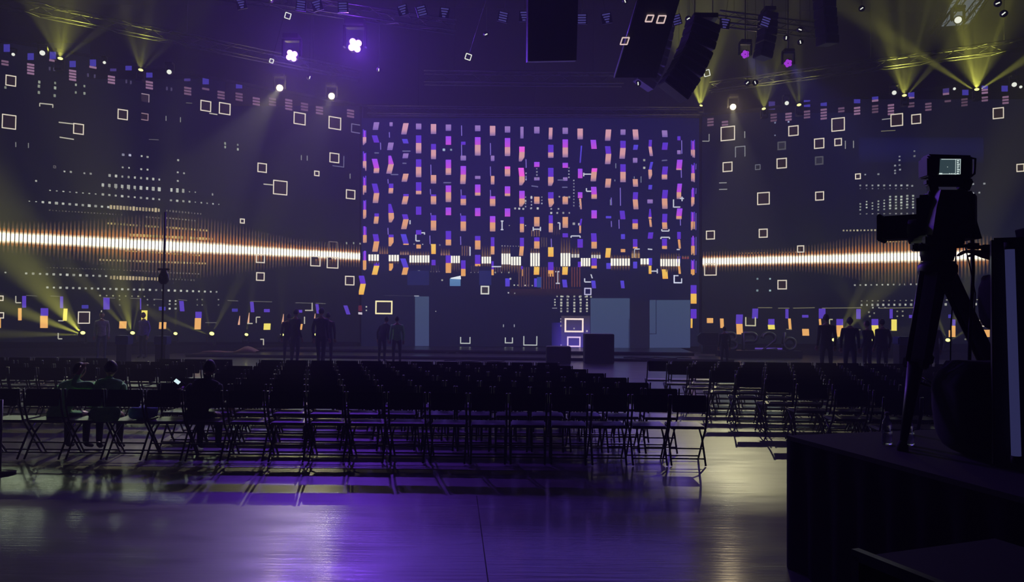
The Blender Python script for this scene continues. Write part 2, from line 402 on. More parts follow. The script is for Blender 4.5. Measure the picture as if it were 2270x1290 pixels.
# faint navy picture ground
def ground(P, cells):
    for (x0, x1, y0, y1, c, c2) in cells: P.px([(x0, y0), (x1, y0), (x1, y1), (x0, y1)], [c, c, c2, c2])
o = pc.off; pc.off = 0.022
ground(pc, [(801, 1100, 262, 420, (14, 14, 62), (18, 18, 64)), (1100, 1550, 262, 420, (14, 16, 60), (16, 18, 56)),
            (801, 1100, 420, 600, (18, 18, 64), (22, 26, 62)), (1100, 1550, 420, 600, (16, 18, 56), (20, 26, 58)),
            (801, 1550, 600, 768, (20, 24, 50), (16, 18, 40))])
pc.off = o
S = lambda *a, **k: strip(pc, *a, **k)
COLS = {
 835: [(271, 271, 288, 0, -3, dict(tone=1)), (300, 316, 316, -5, 0, {}), (352, 373, 384, -5, -1, dict(top='m')), (407, 428, 450, -5, -3, {}), (473, 480, 496, 0, -2, dict(w=10)), (519, 535, 558, -3, -4, {}), (582, 589, 609, 0, -5, dict(tone=2))],
 867: [(271, 271, 280, 0, 0, dict(w=7, tone=1)), (316, 316, 333, 0, -3, dict(tone=1)), (345, 364, 385, 0, -5, dict(top='m', wt=6)), (407, 417, 429, 0, -1, dict(w=10)), (452, 472, 493, 0, 1, dict(wt=6, wb=6)), (520, 526, 546, 0, 0, dict(w=11, wb=5)), (584, 584, 600, 0, 0, dict(w=9, wb=5))],
 900: [(273, 273, 298, 0, -5, {}), (308, 318, 318, -3, 0, dict(top='b')), (340, 340, 351, 0, -2, dict(tone=1)), (385, 385, 403, 0, -4, {}), (430, 435, 453, 0, -4, {}), (475, 486, 508, -3, -5, {}), (519, 540, 543, -6, 0, dict(top='b')), (573, 593, 609, -7, -4, dict(top='b'))],
 928: [(274, 274, 287, 0, 0, dict(tone=1)), (300, 317, 340, 0, 0, {}), (353, 370, 393, 0, 0, {}), (404, 423, 431, 0, 0, {}), (458, 476, 476, 0, 0, {}), (510, 520, 520, 0, 0, {}), (542, 542, 551, 0, 0, dict(w=10))],
 961: [(275, 275, 297, 0, 0, {}), (319, 332, 353, 0, 0, dict(w=11)), (388, 388, 407, 0, 0, {}), (431, 435, 453, 0, 0, {}), (477, 489, 511, 0, 0, {}), (541, 541, 563, 0, 0, dict(tone=2, w=10)), (576, 588, 588, 0, 0, dict(w=9))],
 994: [(276, 276, 290, 0, 0, dict(tone=1)), (302, 321, 321, 0, 0, dict(top='m')), (354, 373, 388, 0, 0, dict(top='m')), (411, 426, 448, 0, 0, dict(top='m')), (460, 477, 477, 0, 0, dict(top='m')), (512, 531, 544, 0, 0, {}), (566, 583, 605, 0, 0, {})],
 1027: [(314, 321, 321, 0, 0, dict(w=10)), (345, 345, 356, 0, 0, dict(tone=1)), (368, 387, 408, 0, -1, dict(top='m')), (433, 441, 455, 0, 0, {}), (478, 491, 512, 0, 0, {}), (577, 596, 612, 0, 0, dict(w=10))],
 1059: [(278, 278, 291, 0, 0, dict(tone=1)), (304, 321, 345, 0, 0, dict(top='m', w=12.5)), (390, 390, 397, 0, 0, dict(tone=1)), (409, 427, 434, 0, 0, dict(top='m')), (461, 479, 479, 0, 0, dict(top='m')), (523, 533, 553, 0, 0, {}), (565, 585, 590, 0, 0, {})],
 1092: [(279, 279, 301, 0, 0, {}), (345, 345, 357, 2, 0, dict(w=8, tone=1)), (390, 390, 409, 0, 0, dict(w=8)), (435, 441, 457, 0, 0, dict(top='m')), (479, 493, 513, 0, 0, dict(top='m')), (526, 546, 564, 0, 0, dict(w=8)), (579, 597, 610, 0, 0, dict(w=5))],
 1125: [(280, 280, 294, 0, 0, dict(tone=1)), (306, 326, 346, 0, 0, dict(top='m')), (369, 375, 391, 0, 0, dict(top='h')), (413, 429, 435, 0, 0, dict(top='m')), (462, 480, 480, 0, 0, dict(top='m')), (617, 635, 635, 0, 0, dict(w=10, top='b'))],
 1157: [(281, 281, 307, 0, 0, dict(w=7, tone=1)), (325, 337, 358, 0, -1, dict(top='h', wb=6)), (372, 391, 411, -2, 0, dict(top='h', wb=6)), (423, 440, 458, 0, 0, dict(top='m', wb=6)), (481, 496, 515, 0, 0, dict(w=9)), (527, 546, 567, 0, -2, dict(w=9)), (590, 597, 612, 0, 0, dict(w=4))],
 1190: [(281, 281, 296, 0, 0, dict(tone=1)), (359, 370, 370, 0, 0, dict(top='m')), (393, 393, 400, 0, 0, dict(tone=1)), (436, 436, 452, 0, 0, {}), (481, 481, 502, 0, 0, {}), (526, 535, 551, 0, 0, {}), (591, 591, 609, 0, -1, dict(tone=2)), (617, 636, 636, 0, 0, dict(w=12, top='b'))],
 1221: [(283, 283, 309, 0, -1, dict(w=8)), (321, 338, 350, 0, 0, {}), (372, 392, 412, 0, 0, dict(wb=8)), (426, 440, 459, 0, 2, dict(wb=5)), (477, 495, 515, 0, 0, dict(w=9)), (548, 548, 569, 0, 0, dict(tone=2)), (581, 599, 613, 0, 0, {})],
 1253: [(283, 283, 297, 0, 0, dict(tone=1)), (309, 327, 349, 0, 0, dict(top='m')), (361, 372, 372, 0, 0, dict(top='m')), (393, 393, 401, 0, 0, dict(w=10, tone=1)), (436, 436, 453, 0, 0, {}), (481, 481, 505, 0, 0, {}), (517, 526, 526, 0, 0, {}), (591, 591, 609, 0, -1, dict(tone=2)), (620, 637, 637, -2, 0, dict(w=10, top='b'))],
 1286: [(285, 285, 309, 0, 0, {}), (323, 361, 361, 3, 0, dict(w=3, top='b', wt=3)), (374, 395, 395, 0, 0, dict(top='m', w=10)), (426, 439, 439, 0, 0, dict(top='m', w=10)), (440, 440, 464, 3, 2, dict(w=4)), (485, 500, 517, 3, 0, dict(w=4, wt=4)), (530, 549, 549, 0, 0, {}), (580, 592, 592, 0, 0, dict(w=10))],
 1317: [(310, 330, 330, -2, 0, dict(top='m')), (373, 381, 402, 1, -2, dict(top='h')), (414, 431, 441, -1, 0, dict(top='m')), (466, 484, 484, 0, 0, dict(top='m')), (517, 536, 551, -1, 0, {}), (572, 589, 595, 0, 0, {}), (622, 639, 639, -2, 0, dict(w=9, top='b'))],
 1349: [(287, 287, 312, 0, -2, {}), (324, 341, 364, -2, -2, {}), (396, 396, 416, 0, -2, {}), (479, 484, 484, 0, 0, dict(top='b')), (550, 550, 571, 0, -2, dict(tone=2, w=11)), (583, 596, 596, 0, 0, dict(top='b', w=10))],
 1381: [(287, 287, 299, 0, 0, dict(w=11, tone=1)), (312, 328, 352, 0, -2, {}), (364, 381, 404, 0, 0, {}), (467, 486, 486, -2, 0, dict(w=11)), (519, 530, 530, 0, 0, dict(w=9, top='b')), (552, 552, 559, 0, 0, dict(w=10)), (622, 639, 639, -2, 0, dict(w=8, top='b'))],
 1408: [(287, 287, 310, 0, 2, {}), (321, 332, 332, 2, 0, dict(w=10, top='b')), (350, 350, 361, 0, 0, dict(w=10, tone=1)), (397, 397, 414, 0, 1, dict(w=11)), (426, 442, 464, 1, 2, dict(w=11)), (486, 495, 508, 0, 0, {}), (530, 547, 551, 0, 0, dict(w=10)), (580, 595, 595, 0, 0, dict(w=9, top='b'))],
 1441: [(310, 325, 346, 1, 3, dict(w=7)), (359, 376, 376, 4, 0, dict(w=6, top='b')), (376, 376, 397, -2, 1, dict(w=8, wb=4)), (410, 420, 420, 1, 0, dict(w=8, top='b')), (442, 442, 451, 0, 0, dict(tone=1)), (463, 481, 485, 2, 0, dict(w=7, wt=3)), (486, 486, 503, 2, 2, dict(w=5)), (515, 529, 529, 2, 0, dict(w=11)), (572, 588, 588, 0, 0, dict(w=9, top='b')), (589, 589, 607, 0, 0, dict(w=6, tone=2))],
 1473: [(289, 289, 304, 0, 1, dict(tone=1)), (316, 332, 332, 2, 0, {}), (369, 387, 398, 2, 0, {}), (421, 440, 463, 2, 1, {}), (474, 493, 508, 1, 1, dict(w=11)), (529, 545, 552, 0, 0, dict(w=11)), (597, 597, 618, 0, 2, dict(tone=2))],
 1505: [(302, 311, 311, 0, 0, dict(w=7)), (333, 333, 342, 0, 0, dict(w=8, tone=1)), (354, 374, 377, 2, 0, dict(top='m')), (407, 426, 441, 2, 0, dict(top='m', w=10)), (462, 479, 486, 2, 0, dict(top='m')), (514, 530, 530, 0, 0, dict(w=8)), (531, 531, 551, 3, 2, dict(w=5)), (568, 582, 582, 0, 0, dict(w=6, top='b')), (588, 588, 607, 3, 2, dict(w=5))],
}
for x, L in COLS.items():
    for (y0, ym, y1, s1, s2, k) in L: S(x, y0, ym, y1, s1, s2, **k)
def ragged(P, x, rows, w=8):
    for (y0, ym, y1) in rows:
        for j in range(3):
            xx = x - w / 2 + w * (j + 0.5) / 3 + random.uniform(-.6, .6)
            d0, d1 = random.uniform(-3, 3), random.uniform(-5, 2)
            strip(P, xx, y0 + d0, ym, y1 + d1, 0, 0, w=w / 3 * 1.0, top='p' if j != 1 else 'm')
ragged(pc, 808.5, [(289, 304, 322), (338, 357, 377), (392, 411, 430), (446, 465, 486), (502, 521, 541), (557, 577, 597)])
ragged(pc, 1536, [(311, 332, 350), (364, 384, 404), (417, 437, 457), (472, 491, 510), (524, 545, 564), (578, 597, 611)])
for y0, y1 in ((363, 376), (417, 430), (472, 510), (525, 565), (578, 605)): pc.seg(1543, y0, 1542.5, y1, (110, 90, 190), 0.9)
strip(pc, 805, 611, 629, 653, -4, -5, w=12, tone=2)
strip(pc, 1537.5, 632, 651, 673, 0, 0, w=13, tone=2); strip(pc, 1537.5, 685, 706, 706, 0, 0, w=13); strip(pc, 1533, 706, 706, 727, 0, 0, w=4, tone=2)
# thin violet side strokes next to the strips
for x, ya, yb in ((863, 293, 305), (843.5, 316, 332), (955, 365, 388), (954, 419, 431), (955, 472, 477), (953, 522, 541), (1023, 278, 301), (1023, 319, 345), (1022, 420, 433), (1021, 473, 478), (1021, 524, 543),
                  (1087, 317, 344), (1087, 369, 390), (1087, 421, 435), (1381, 0, 0), (1375, 416, 456), (1372, 487, 507), (1355, 438, 455), (1355, 490, 503), (1511, 311, 341), (1510, 377, 394), (1508, 486, 500), (1222, 529, 548), (1166, 353, 372), (1166, 390, 400), (860, 397, 407), (860, 505, 520)):
    if yb: pc.seg(x, ya, x + 0.5, yb, (120, 100, 190), 1.0, KP)
# broken bright line across the centre wall
def bars(P, x0, x1, y0, y1, ytop=None, ybot=None, c=(240, 236, 220), dim=(120, 90, 66), step=6.0, k=1.6, fill=0.72):
    n = max(1, int(round((x1 - x0) / step))); st = (x1 - x0) / n
    for i in range(n):
        a = x0 + st * (i + 0.5 - fill / 2); b = a + st * fill
        P.px([(a, y0), (b, y0), (b, y1), (a, y1)], [c] * 4, k)
        if ytop: P.px([(a + 1, ytop), (b - 1, ytop), (b, y0), (a, y0)], [(40, 30, 34)] * 2 + [dim] * 2, 1)
        if ybot: P.px([(a, y1), (b, y1), (b - 1, ybot), (a + 1, ybot)], [dim] * 2 + [(40, 32, 34)] * 2, 1)
for a in ((816, 840.6, 564, 578, 0, 586), (861, 885, 565, 579, 0, 586), (907, 952.7, 566, 582, 556, 589), (999, 1020, 567, 583, 0, 603), (1067, 1089, 569, 584, 544, 592),
          (1111, 1132, 562, 586, 545, 606), (1132, 1155.5, 569, 588, 0, 606), (1175, 1197, 561, 590, 548, 592), (1242, 1265, 561, 590, 527, 592), (1287, 1309, 572, 590, 0, 593),
          (1353, 1397, 573, 589, 564, 600), (1419, 1439, 573, 586, 0, 592), (1463, 1508, 574, 590, 560, 603)): bars(pc, a[0], a[1], a[2], a[3], a[4] or None, a[5])
bars(pc, 1266, 1285, 563, 571, 548, None, k=1.0); bars(pc, 1310, 1332, 565, 573, 556, None, k=1.0); bars(pc, 1399, 1419, 562, 572, 553, None, c=(180, 140, 90), k=1)
bars(pc, 840, 861, 558, 563, 545, None, c=(150, 105, 80), k=.8); bars(pc, 886, 907, 560, 565, 555, None, c=(170, 130, 110), k=.8); bars(pc, 976, 998, 562, 566, 550, None, c=(170, 120, 100), k=.8); bars(pc, 1511, 1528, 570, 574, 566, None, c=(170, 80, 80), k=.7)
# brown ribs under the line
for (x0, x1, y0, y1, c) in ((1148, 1175, 592, 636, (104, 74, 70)), (1197, 1243, 592, 640, (96, 58, 56)), (1265, 1288, 592, 636, (110, 62, 58)), (1022, 1043, 545, 567, (120, 90, 76)), (1000, 1020, 583, 598, (74, 60, 66)),
                            (954, 974, 588, 603, (60, 50, 60)), (1043, 1063, 588, 603, (60, 50, 60)), (1090, 1112, 592, 604, (90, 70, 78)), (1198, 1214, 526, 548, (84, 70, 66)), (1222, 1242, 500, 520, (64, 50, 54)), (1176, 1198, 510, 524, (130, 96, 72))):
    bars(pc, x0, x1, y0, y1, c=c, k=.9, step=5.5, fill=.45)
pc.px([(1130, 640), (1290, 640), (1290, 656), (1130, 656)], [(48, 34, 44)] * 2 + [(30, 26, 40)] * 2)
# dots
for a in ((1142, 462, 1160, 463), (1178, 436, 1178, 438), (1222, 472, 1262, 472), (1222, 463, 1238, 463), (1240, 436, 1262, 437), (1165, 445, 1165, 446), (1177, 462, 1192, 462)): pc.dots(*a, step=12, sz=2.2, c=(225, 225, 225))
for x, y0, y1 in ((1165, 437, 460), (1178, 440, 462), (1201, 437, 458), (1190, 374, 398), (1261, 372, 394), (1166, 384, 400), (1272, 400, 460), (1285, 436, 460)):
    for y in range(int(y0), int(y1), 7): pc.dots(x, y, x + .1, y, step=5, sz=1.5, c=(180, 182, 200))
pc.dots(1113, 545, 1150, 546, 6, 1.2, (180, 175, 180)); pc.dots(1140, 632, 1180, 633, 8, 1.5); pc.dots(1127, 649, 1155, 651, 14, 1.5, (200, 200, 205)); pc.dots(918, 541, 975, 543, 18, 1.7, (190, 190, 205)); pc.dots(784, 539, 798, 540, 14, 1.7)
pc.dots(984, 332, 1000, 332, 15, 2.6, (190, 215, 240)); pc.dots(1428, 355, 1428.5, 355, 5, 2.4); pc.dots(1428, 372, 1428.5, 372, 5, 2.4); pc.dots(1272, 496, 1284, 497, 12, 2.6, (235, 235, 235)); pc.dots(1129, 500, 1165, 500, 36, 1.4)
pc.dots(1098, 604, 1128, 604, 12, 1.6); pc.dots(955, 602, 974, 602, 6, 1.1, (150, 140, 150)); pc.dots(1044, 604, 1060, 604, 7, 1.2, (170, 165, 175))
pc.dots(980, 621, 980.3, 621, 5, 2.0); pc.dots(966, 690, 966.3, 690, 5, 1.2); pc.dots(1131, 618, 1131.5, 618, 4, 2.0)
# white glyph pieces
G = (205, 208, 220)
for a in ((922, 520, 922, 534), (922, 534, 931, 534), (931, 516, 942, 516), (941, 516, 941, 520), (909, 488, 909, 497), (1113, 489, 1113, 509), (1110, 509, 1116, 509), (1110, 490, 1116, 490), (1182, 503, 1182, 512), (1182, 508, 1198, 508), (1198, 503, 1198, 512),
          (1266, 523, 1286, 523), (1266, 523, 1266, 527), (1286, 523, 1286, 527), (1241, 494, 1241, 509), (1236, 494, 1241, 494), (1294, 386, 1311, 386), (1294, 383, 1294, 391), (1300, 417, 1300, 424), (1300, 424, 1311, 424), (1493, 442, 1493, 460), (1493, 459, 1508, 459),
          (1507, 440, 1516, 440), (1512, 436, 1512, 446), (1467, 512, 1483, 512), (1467, 508, 1467, 512), (1483, 508, 1483, 512), (1465, 526, 1484, 526), (1465, 526, 1465, 530), (1484, 526, 1484, 530), (1407, 552, 1407, 571), (1407, 552, 1418, 552), (1440, 601, 1458, 601), (1457, 596, 1457, 606),
          (1236, 602, 1236, 628), (1231, 602, 1240, 602), (1232, 628, 1241, 628), (926, 601, 926, 617), (926, 601, 931, 601), (926, 617, 931, 617), (1090, 591, 1111, 591), (1042, 547, 1042, 567), (1296, 617, 1296, 625), (1296, 625, 1310, 625), (1310, 608, 1313, 617), (1436, 552, 1446, 553), (1500, 553, 1507, 553)):
    pc.seg(*a, G, 1.3, 1.2)
for a in ((892, 335, 910, 335), (866, 387, 883, 387), (983, 405, 1000, 405), (892, 362, 901, 362), (830, 339, 840, 339), (1467, 356, 1479, 355), (1236, 399, 1250, 399), (1178, 412, 1193, 414), (1246, 415, 1258, 415)): pc.seg(*a, (110, 108, 150), 1.3)
for a in ((1365, 362, 1365, 373), (1363, 398, 1363, 402), (1421, 391, 1421, 405), (1406, 391, 1406, 396), (1353, 455, 1353, 442)): pc.seg(*a, (130, 140, 160), 0.9)
# lower zone
pc.frame(851, 681.5, 19, (240, 226, 170), 1.5, 1.5, (40, 36, 44), hy=15)
pc.frame(1075, 643, 9.5, (222, 222, 210), 1.4, 1.2, (60, 56, 56))
pc.frame(1303, 646, 8, (210, 205, 240), 1.2, 1.1, (30, 30, 70))
pc.frame(1502, 619, 9, (225, 230, 250), 1.3, 1.3, None, sides='lb'); pc.seg(1493, 611, 1504, 611, (225, 230, 250), 1.2); pc.seg(1511, 617, 1511, 628, (225, 230, 250), 1.2)
pc.px([(997, 617), (1021, 617), (1021, 634), (997, 634)], [(96, 140, 186), (96, 140, 186), (88, 128, 176), (88, 128, 176)], 1.1); pc.px([(999, 616), (1021, 611), (1022, 619), (999, 618)], (235, 245, 250), 1.2)
pc.px([(903, 600), (951, 600), (951, 632), (903, 632)], (30, 36, 84)); pc.px([(1062, 600), (1089, 600), (1089, 632), (1062, 632)], (36, 42, 96)); pc.px([(1190, 614), (1200, 614), (1200, 637), (1190, 637)], (50, 80, 150))
for (x0, x1, y0, y1) in ((920, 951, 657, 767), (1309, 1396, 661, 771), (1440, 1530, 665, 771)): pc.px([(x0, y0), (x1, y0), (x1, y1), (x0, y1)], [(66, 82, 112)] * 2 + [(62, 74, 112)] * 2, 1.0)
oo = pc.off; pc.off = 0.04
for a in ((1394.5, 707, 1394.5, 771), (1454.5, 665, 1454.5, 740), (1440, 740, 1455, 740)): pc.seg(*a, (34, 40, 66), 0.8)
pc.px([(1397, 667), (1440, 667), (1440, 771), (1397, 771)], (24, 24, 42))
pc.off = oo
pc.seg(918, 656, 929, 656, (170, 175, 190), 1.0); pc.seg(850, 655, 918, 656, (46, 46, 62), .8)
for x in (1244, 1258, 1273, 1287, 1301):
    for y in (657, 664, 671, 677, 684, 690): pc.dots(x, y, x + .2, y, 5, 2.2, (220, 220, 205))
for y in (664, 670, 676): pc.dots(1230, y, 1230.2, y, 5, 1.8)
pc.seg(1224, 683, 1235, 683, (150, 150, 160), .8); pc.dots(1235, 657, 1310, 658, 12, 1.8)
pc.px([(1223, 715), (1244, 715), (1244, 768), (1223, 768)], [(24, 22, 70), (44, 36, 130), (70, 54, 160), (34, 30, 110)])
pc.px([(1244, 700), (1308, 700), (1308, 770), (1244, 770)], [(70, 62, 70), (60, 54, 66), (80, 66, 170), (80, 66, 170)])
pc.frame(1272.5, 721, 21, (246, 224, 214), 1.8, 1.4, (86, 68, 72), hy=15.5); pc.frame(1272, 757.5, 15, (236, 206, 246), 1.5, 1.3, (60, 46, 150), hy=11.5)
for y in (707, 713, 722, 728, 734): pc.dots(1244, y, 1301, y, 14, 2.0, (210, 196, 220))
for y in (742, 750, 758, 765): pc.dots(1244, y, 1258, y, 14, 2.0, (170, 150, 235))
for x0, x1, y0, y1 in ((1020, 1043, 747, 762), (1119, 1137, 748, 761), (1160, 1191, 745, 766)): pc.frame((x0 + x1) / 2, (y0 + y1) / 2, (x1 - x0) / 2, (205, 212, 208), 1.1, 1, None, hy=(y1 - y0) / 2, sides='lbr')
for x in (1116, 1140): pc.seg(x, 719, x, 725, (160, 165, 175), 1)
pc.px([(790, 677), (802, 677), (803, 690), (790, 690)], (96, 30, 44)); pc.seg(791, 694, 803, 695, (225, 215, 225), 2.4); pc.dots(812, 680, 812.3, 680, 4, 1.6); pc.dots(812, 688, 812.3, 688, 4, 1.6)
shift(pc.build('led_image', root), root)

# ---- side walls
LW = (234, 222, 200)
def band(P, x0, x1, y0, y1, prof):
    """the bright line: thin upright bars, each white at its heart and amber towards its tips"""
    P0 = P.W.uz(x0, y0, P.off); P1 = P.W.uz(x1, y1, P.off)
    n = int((P1[0] - P0[0]) / 0.125)
    for i in range(n + 1):
        t = i / n; u = P0[0] + (P1[0] - P0[0]) * t
        up, dn, core = prof(t); z = ZL; h = 0.048
        core *= random.uniform(0.93, 1.05)
        st = [(up, (30, 24, 26), 0.5), (up * 0.6, (78, 58, 42), 0.6), (core * 1.7, (170, 104, 52), 0.85), (core, (250, 234, 200), 1.0), (0, (255, 250, 238), 1.0), (-core, (250, 234, 200), 1.0), (-core * 1.7, (150, 92, 46), 0.85), (-dn * 0.6, (76, 56, 40), 0.6), (-dn, (30, 26, 26), 0.5)]
        for (za, ca, wa), (zb, cb, wb) in zip(st, st[1:]):
            k = 2.2 if abs(za + zb) < core * 2.1 else 1.5
            P.quad([(u - h * wa, z + za), (u + h * wa, z + za), (u + h * wb, z + zb), (u - h * wb, z + zb)], [ca, ca, cb, cb], k)
def blot(P, x0, x1, y0, y1, c, a): P.px([(x0, y0), (x1, y0), (x1, y1), (x0, y1)], c, a)

def sw(P, x0, x1, y0, y1, c, sk=0, k=KP):
    cc = {'p': (84, 58, 178), 'o': (232, 170, 96), 'y': (238, 220, 100), 'k': (150, 112, 156), 'd': (58, 46, 110), 'b': (58, 50, 148)}[c]
    P.px([(x0, y0), (x1, y0), (x1 + sk, y1), (x0 + sk, y1)], cc, k)

rootL = empty('led_wall', WL.pt(WL.L / 2, ZB, 0)); tag(rootL, 'LED video wall on the left side crossed by a bright white line over dotted rows', 'led screen')
wallbody(WL, rootL)
pl = Pic(WL)
pl.off = 0.022
ground(pl, [(-90, 200, 95, 440, (12, 12, 26), (14, 15, 26)), (200, 500, 175, 440, (12, 12, 28), (14, 15, 28)), (500, 797, 235, 440, (13, 12, 34), (15, 15, 34)), (-90, 797, 440, 640, (16, 17, 26), (16, 18, 24)), (-90, 797, 640, 758, (14, 16, 24), (12, 14, 24))])
pl.off = 0.03
def profL(t):
    g = math.exp(-((t - 0.47) / 0.22) ** 2)
    return 0.55 + 0.75 * g, 0.52 + 0.75 * g, 0.125 + 0.035 * g + 0.02 * max(0, 0.5 - t)
band(pl, -60, 796, 522, 568.5, profL)
for (x, y, h) in ((24, 179, 12), (20, 270, 16), (174, 286, 12), (272, 254, 11.5), (456, 235, 12), (498, 241, 13), (664, 263, 13.5), (742, 273, 14), (741, 350, 11), (581, 372, 10.5), (702, 384.5, 6), (621, 416, 16), (777, 431, 10.5), (537, 490, 5.5), (577, 573, 10), (577, 613, 9.5), (699, 579, 11.5), (737, 582, 13), (775, 622, 10.5), (186, 704, 13.5), (2, 661, 6), (2, 699, 7)):
    pl.frame(x, y, h, LW, 1.15, 1.15, (40, 30, 34))
pl.frame(321, 259, 8, (160, 130, 140), 1, 1, (36, 26, 32), sides='tbr'); pl.frame(322, 217, 9, (170, 150, 160), 1, 1, (50, 40, 50), sides='tr')
pl.frame(750, 357, 13, (110, 108, 140), 1, 1, None, sides='br'); pl.frame(738, 545, 10, (110, 96, 90), 1, 1, None, sides='tlr'); pl.frame(788, 285, 10, (120, 112, 150), 1, 1, None, sides='tlb'); pl.frame(121, 370, 3, (110, 105, 105), .7, 1, None)
for a in ((88, 229, 118, 232), (88, 229, 88, 236), (117, 232, 117, 239), (130, 271, 182, 277), (132, 304, 164, 309), (464, 251, 482, 254), (584, 408, 605, 410), (35, 656, 35, 671), (35, 671, 47, 671), (129, 738, 129, 751), (129, 751, 138, 751), (692, 671, 692, 688), (676, 688, 694, 688), (675, 702, 675, 718), (568, 703, 568, 716), (568, 703, 577, 703), (584, 752, 584, 765), (577, 752, 585, 752), (225, 688, 225, 712), (225, 712, 240, 712), (129, 711, 141, 711), (548, 717, 560, 717)):
    pl.seg(*a, (205, 200, 180), 1.2)
for a in ((58, 655, 82, 656), (112, 656, 133, 657), (228, 659, 255, 661), (289, 661, 313, 662), (340, 663, 362, 664), (395, 664, 415, 666), (504, 666, 528, 667), (555, 668, 603, 669), (655, 671, 690, 672), (700, 672, 722, 673), (455, 715, 480, 715), (330, 309, 352, 310), (412, 228, 426, 229)): pl.seg(*a, (100, 98, 92), .8)
for x, y in ((87, 182), (86, 191), (86, 205), (122, 184), (122, 195), (121, 212), (168, 188), (168, 205), (187, 191), (187, 207), (12, 194), (499, 318), (499, 326), (527, 321), (527, 331), (768, 539), (784, 539)): pl.dots(x, y, x + .2, y, 4, 1.6, (190, 200, 180), tall=1.5)
for x, y in ((35, 320), (63, 322), (368, 262), (400, 265), (668, 349), (681, 350), (776, 390)): pl.seg(x, y - 5, x, y + 6, (140, 142, 140), 1)
D = pl.dots
D(273, 343, 288, 344, 14, 2.2, (200, 200, 225)); D(314, 346, 327, 348, 13, 2.0); D(395, 355, 395.3, 355, 5, 1.6); D(272, 371, 286, 372, 14, 1.6); D(313, 375, 327, 376, 14, 1.6); D(394, 382, 408, 384, 13, 1.8)
D(143, 380, 157, 381, 14, 1.7); D(187, 384, 201, 385, 14, 1.8); D(243, 389, 353, 398, 13.7, 1.8, tall=1.3); D(394, 401, 394.3, 401, 5, 1.8); D(228, 410, 353, 419.5, 13.9, 2.4, tall=1.5); D(228, 416, 300, 421, 13.9, 1.2, (120, 120, 110)); D(380, 421, 406, 423, 13.5, 2.4, tall=1.8); D(420, 425, 433, 426, 13, 1.2); D(471, 431, 471.3, 431, 5, 1.3, tall=2)
D(111, 422, 212, 430, 14.5, 1.6, tall=.7); D(228, 431, 353, 442, 14, 1.9); D(379, 444, 420, 447, 14, 2.0); D(433, 448, 485, 453, 13, 1.3); D(80, 401, 80.3, 401, 5, 1.3)
D(65, 446, 80, 447, 14, 1.2, tall=.6); D(95, 448, 240, 459, 14.5, 2.3); D(246, 459, 352, 466, 7, 2.0, (225, 205, 160), tall=2.0); D(370, 467, 445, 474, 7, 1.2, (120, 112, 104), tall=1.6); D(110, 466, 270, 476, 7, 1.0, (120, 112, 100)); D(325, 481, 352, 483, 7, 1.2, (160, 150, 130)); D(370, 483, 432, 489, 7, 1.3, (170, 160, 140))
D(240, 495, 350, 503, 7, 1.3, (200, 180, 110), tall=1.4); D(370, 504, 458, 511, 7, 1.6, (215, 185, 110), tall=1.3); D(290, 521, 470, 530, 7, 1.7, (240, 210, 120), tall=1.5)
D(280, 556, 442, 566, 7, 1.5, (230, 200, 110)); D(222, 576, 455, 584, 7, 1.4, (220, 195, 130), tall=1.3); D(105, 593, 265, 598, 7, .9, (110, 104, 90)); D(275, 599, 352, 602, 7, 1.0, (150, 130, 110)); D(365, 604, 440, 607, 7, 1.2, (150, 140, 130))
D(12, 604, 12.3, 604, 4, 1.4); D(58, 606, 235, 612, 14.6, 2.0); D(246, 615, 350, 618.5, 7, 1.8, (220, 196, 150), tall=2.0); D(370, 618, 430, 621, 7, 1.0, (110, 104, 98), tall=1.6)
D(105, 637, 310, 642, 14, 1.9); D(318, 642, 480, 647, 14, 2.0); D(222, 655, 320, 657, 13.5, 1.3, (180, 178, 140)); 
for x in (376, 389): 
    for y in (667, 674, 684): D(x, y, x + .3, y, 4, 1.7)
for x in (265, 327, 342, 437, 448, 484): 
    for y in (664, 676): D(x, y, x + .3, y, 4, 1.2, (150, 152, 140))
for a in ((49, 58, 656, 682, 'p'), (40, 48, 683, 710, 'o'), (90, 107, 683, 700, 'p'), (89, 106, 700, 727, 'o'), (133, 140, 657, 683, 'p'), (141, 150, 684, 711, 'y', -2), (181, 196, 676, 684, 'b'), (229, 243, 660, 686, 'p'), (265, 281, 712, 728, 'o', -1), (310.5, 313, 661, 686, 'p'), (314, 327, 688, 713, 'y', -1), (352, 367, 680, 688, 'b'), (353, 369, 714, 729, 'o', -1),
          (397, 407, 667, 690, 'p', 2), (433, 447, 691, 705, 'p'), (432, 446, 705, 730, 'o', -1), (514, 527, 684, 691, 'b'), (554, 562, 669, 692, 'p', 2), (585, 600, 717, 731, 'y', -1), (585, 598, 685, 692, 'p'), (657, 670, 687, 693, 'p'), (658, 671, 718, 731, 'o', -2), (699, 706, 674, 695, 'p', 3), (761, 770, 677, 697, 'p', 7),
          (0, 2, 705, 727, 'o')): sw(pl, *a)
for x, y0, y1 in ((549, 693, 717), (625, 696, 718), (695, 695, 719), (528, 700, 720)): pl.px([(x + 3, y0), (x + 4, y0), (x + 3.5, y1), (x - 1, y1)], (226, 170, 136), KP)
for (x, y0, y1, kk) in ((15, 98, 115, 'b'), (68, 118, 133, 'b'), (117, 115, 131, 'b'), (161, 135, 149, 'b'), (206, 132, 147, 'b'), (331, 161, 172, 'b'), (285, 146, 156, 'b'), (456, 172, 187, 'b'), (530, 182, 196, 'b'), (251, 152, 158, 'd'), (415, 174, 180, 'd')): sw(pl, x - 7, x + 7, y0, y1, kk)
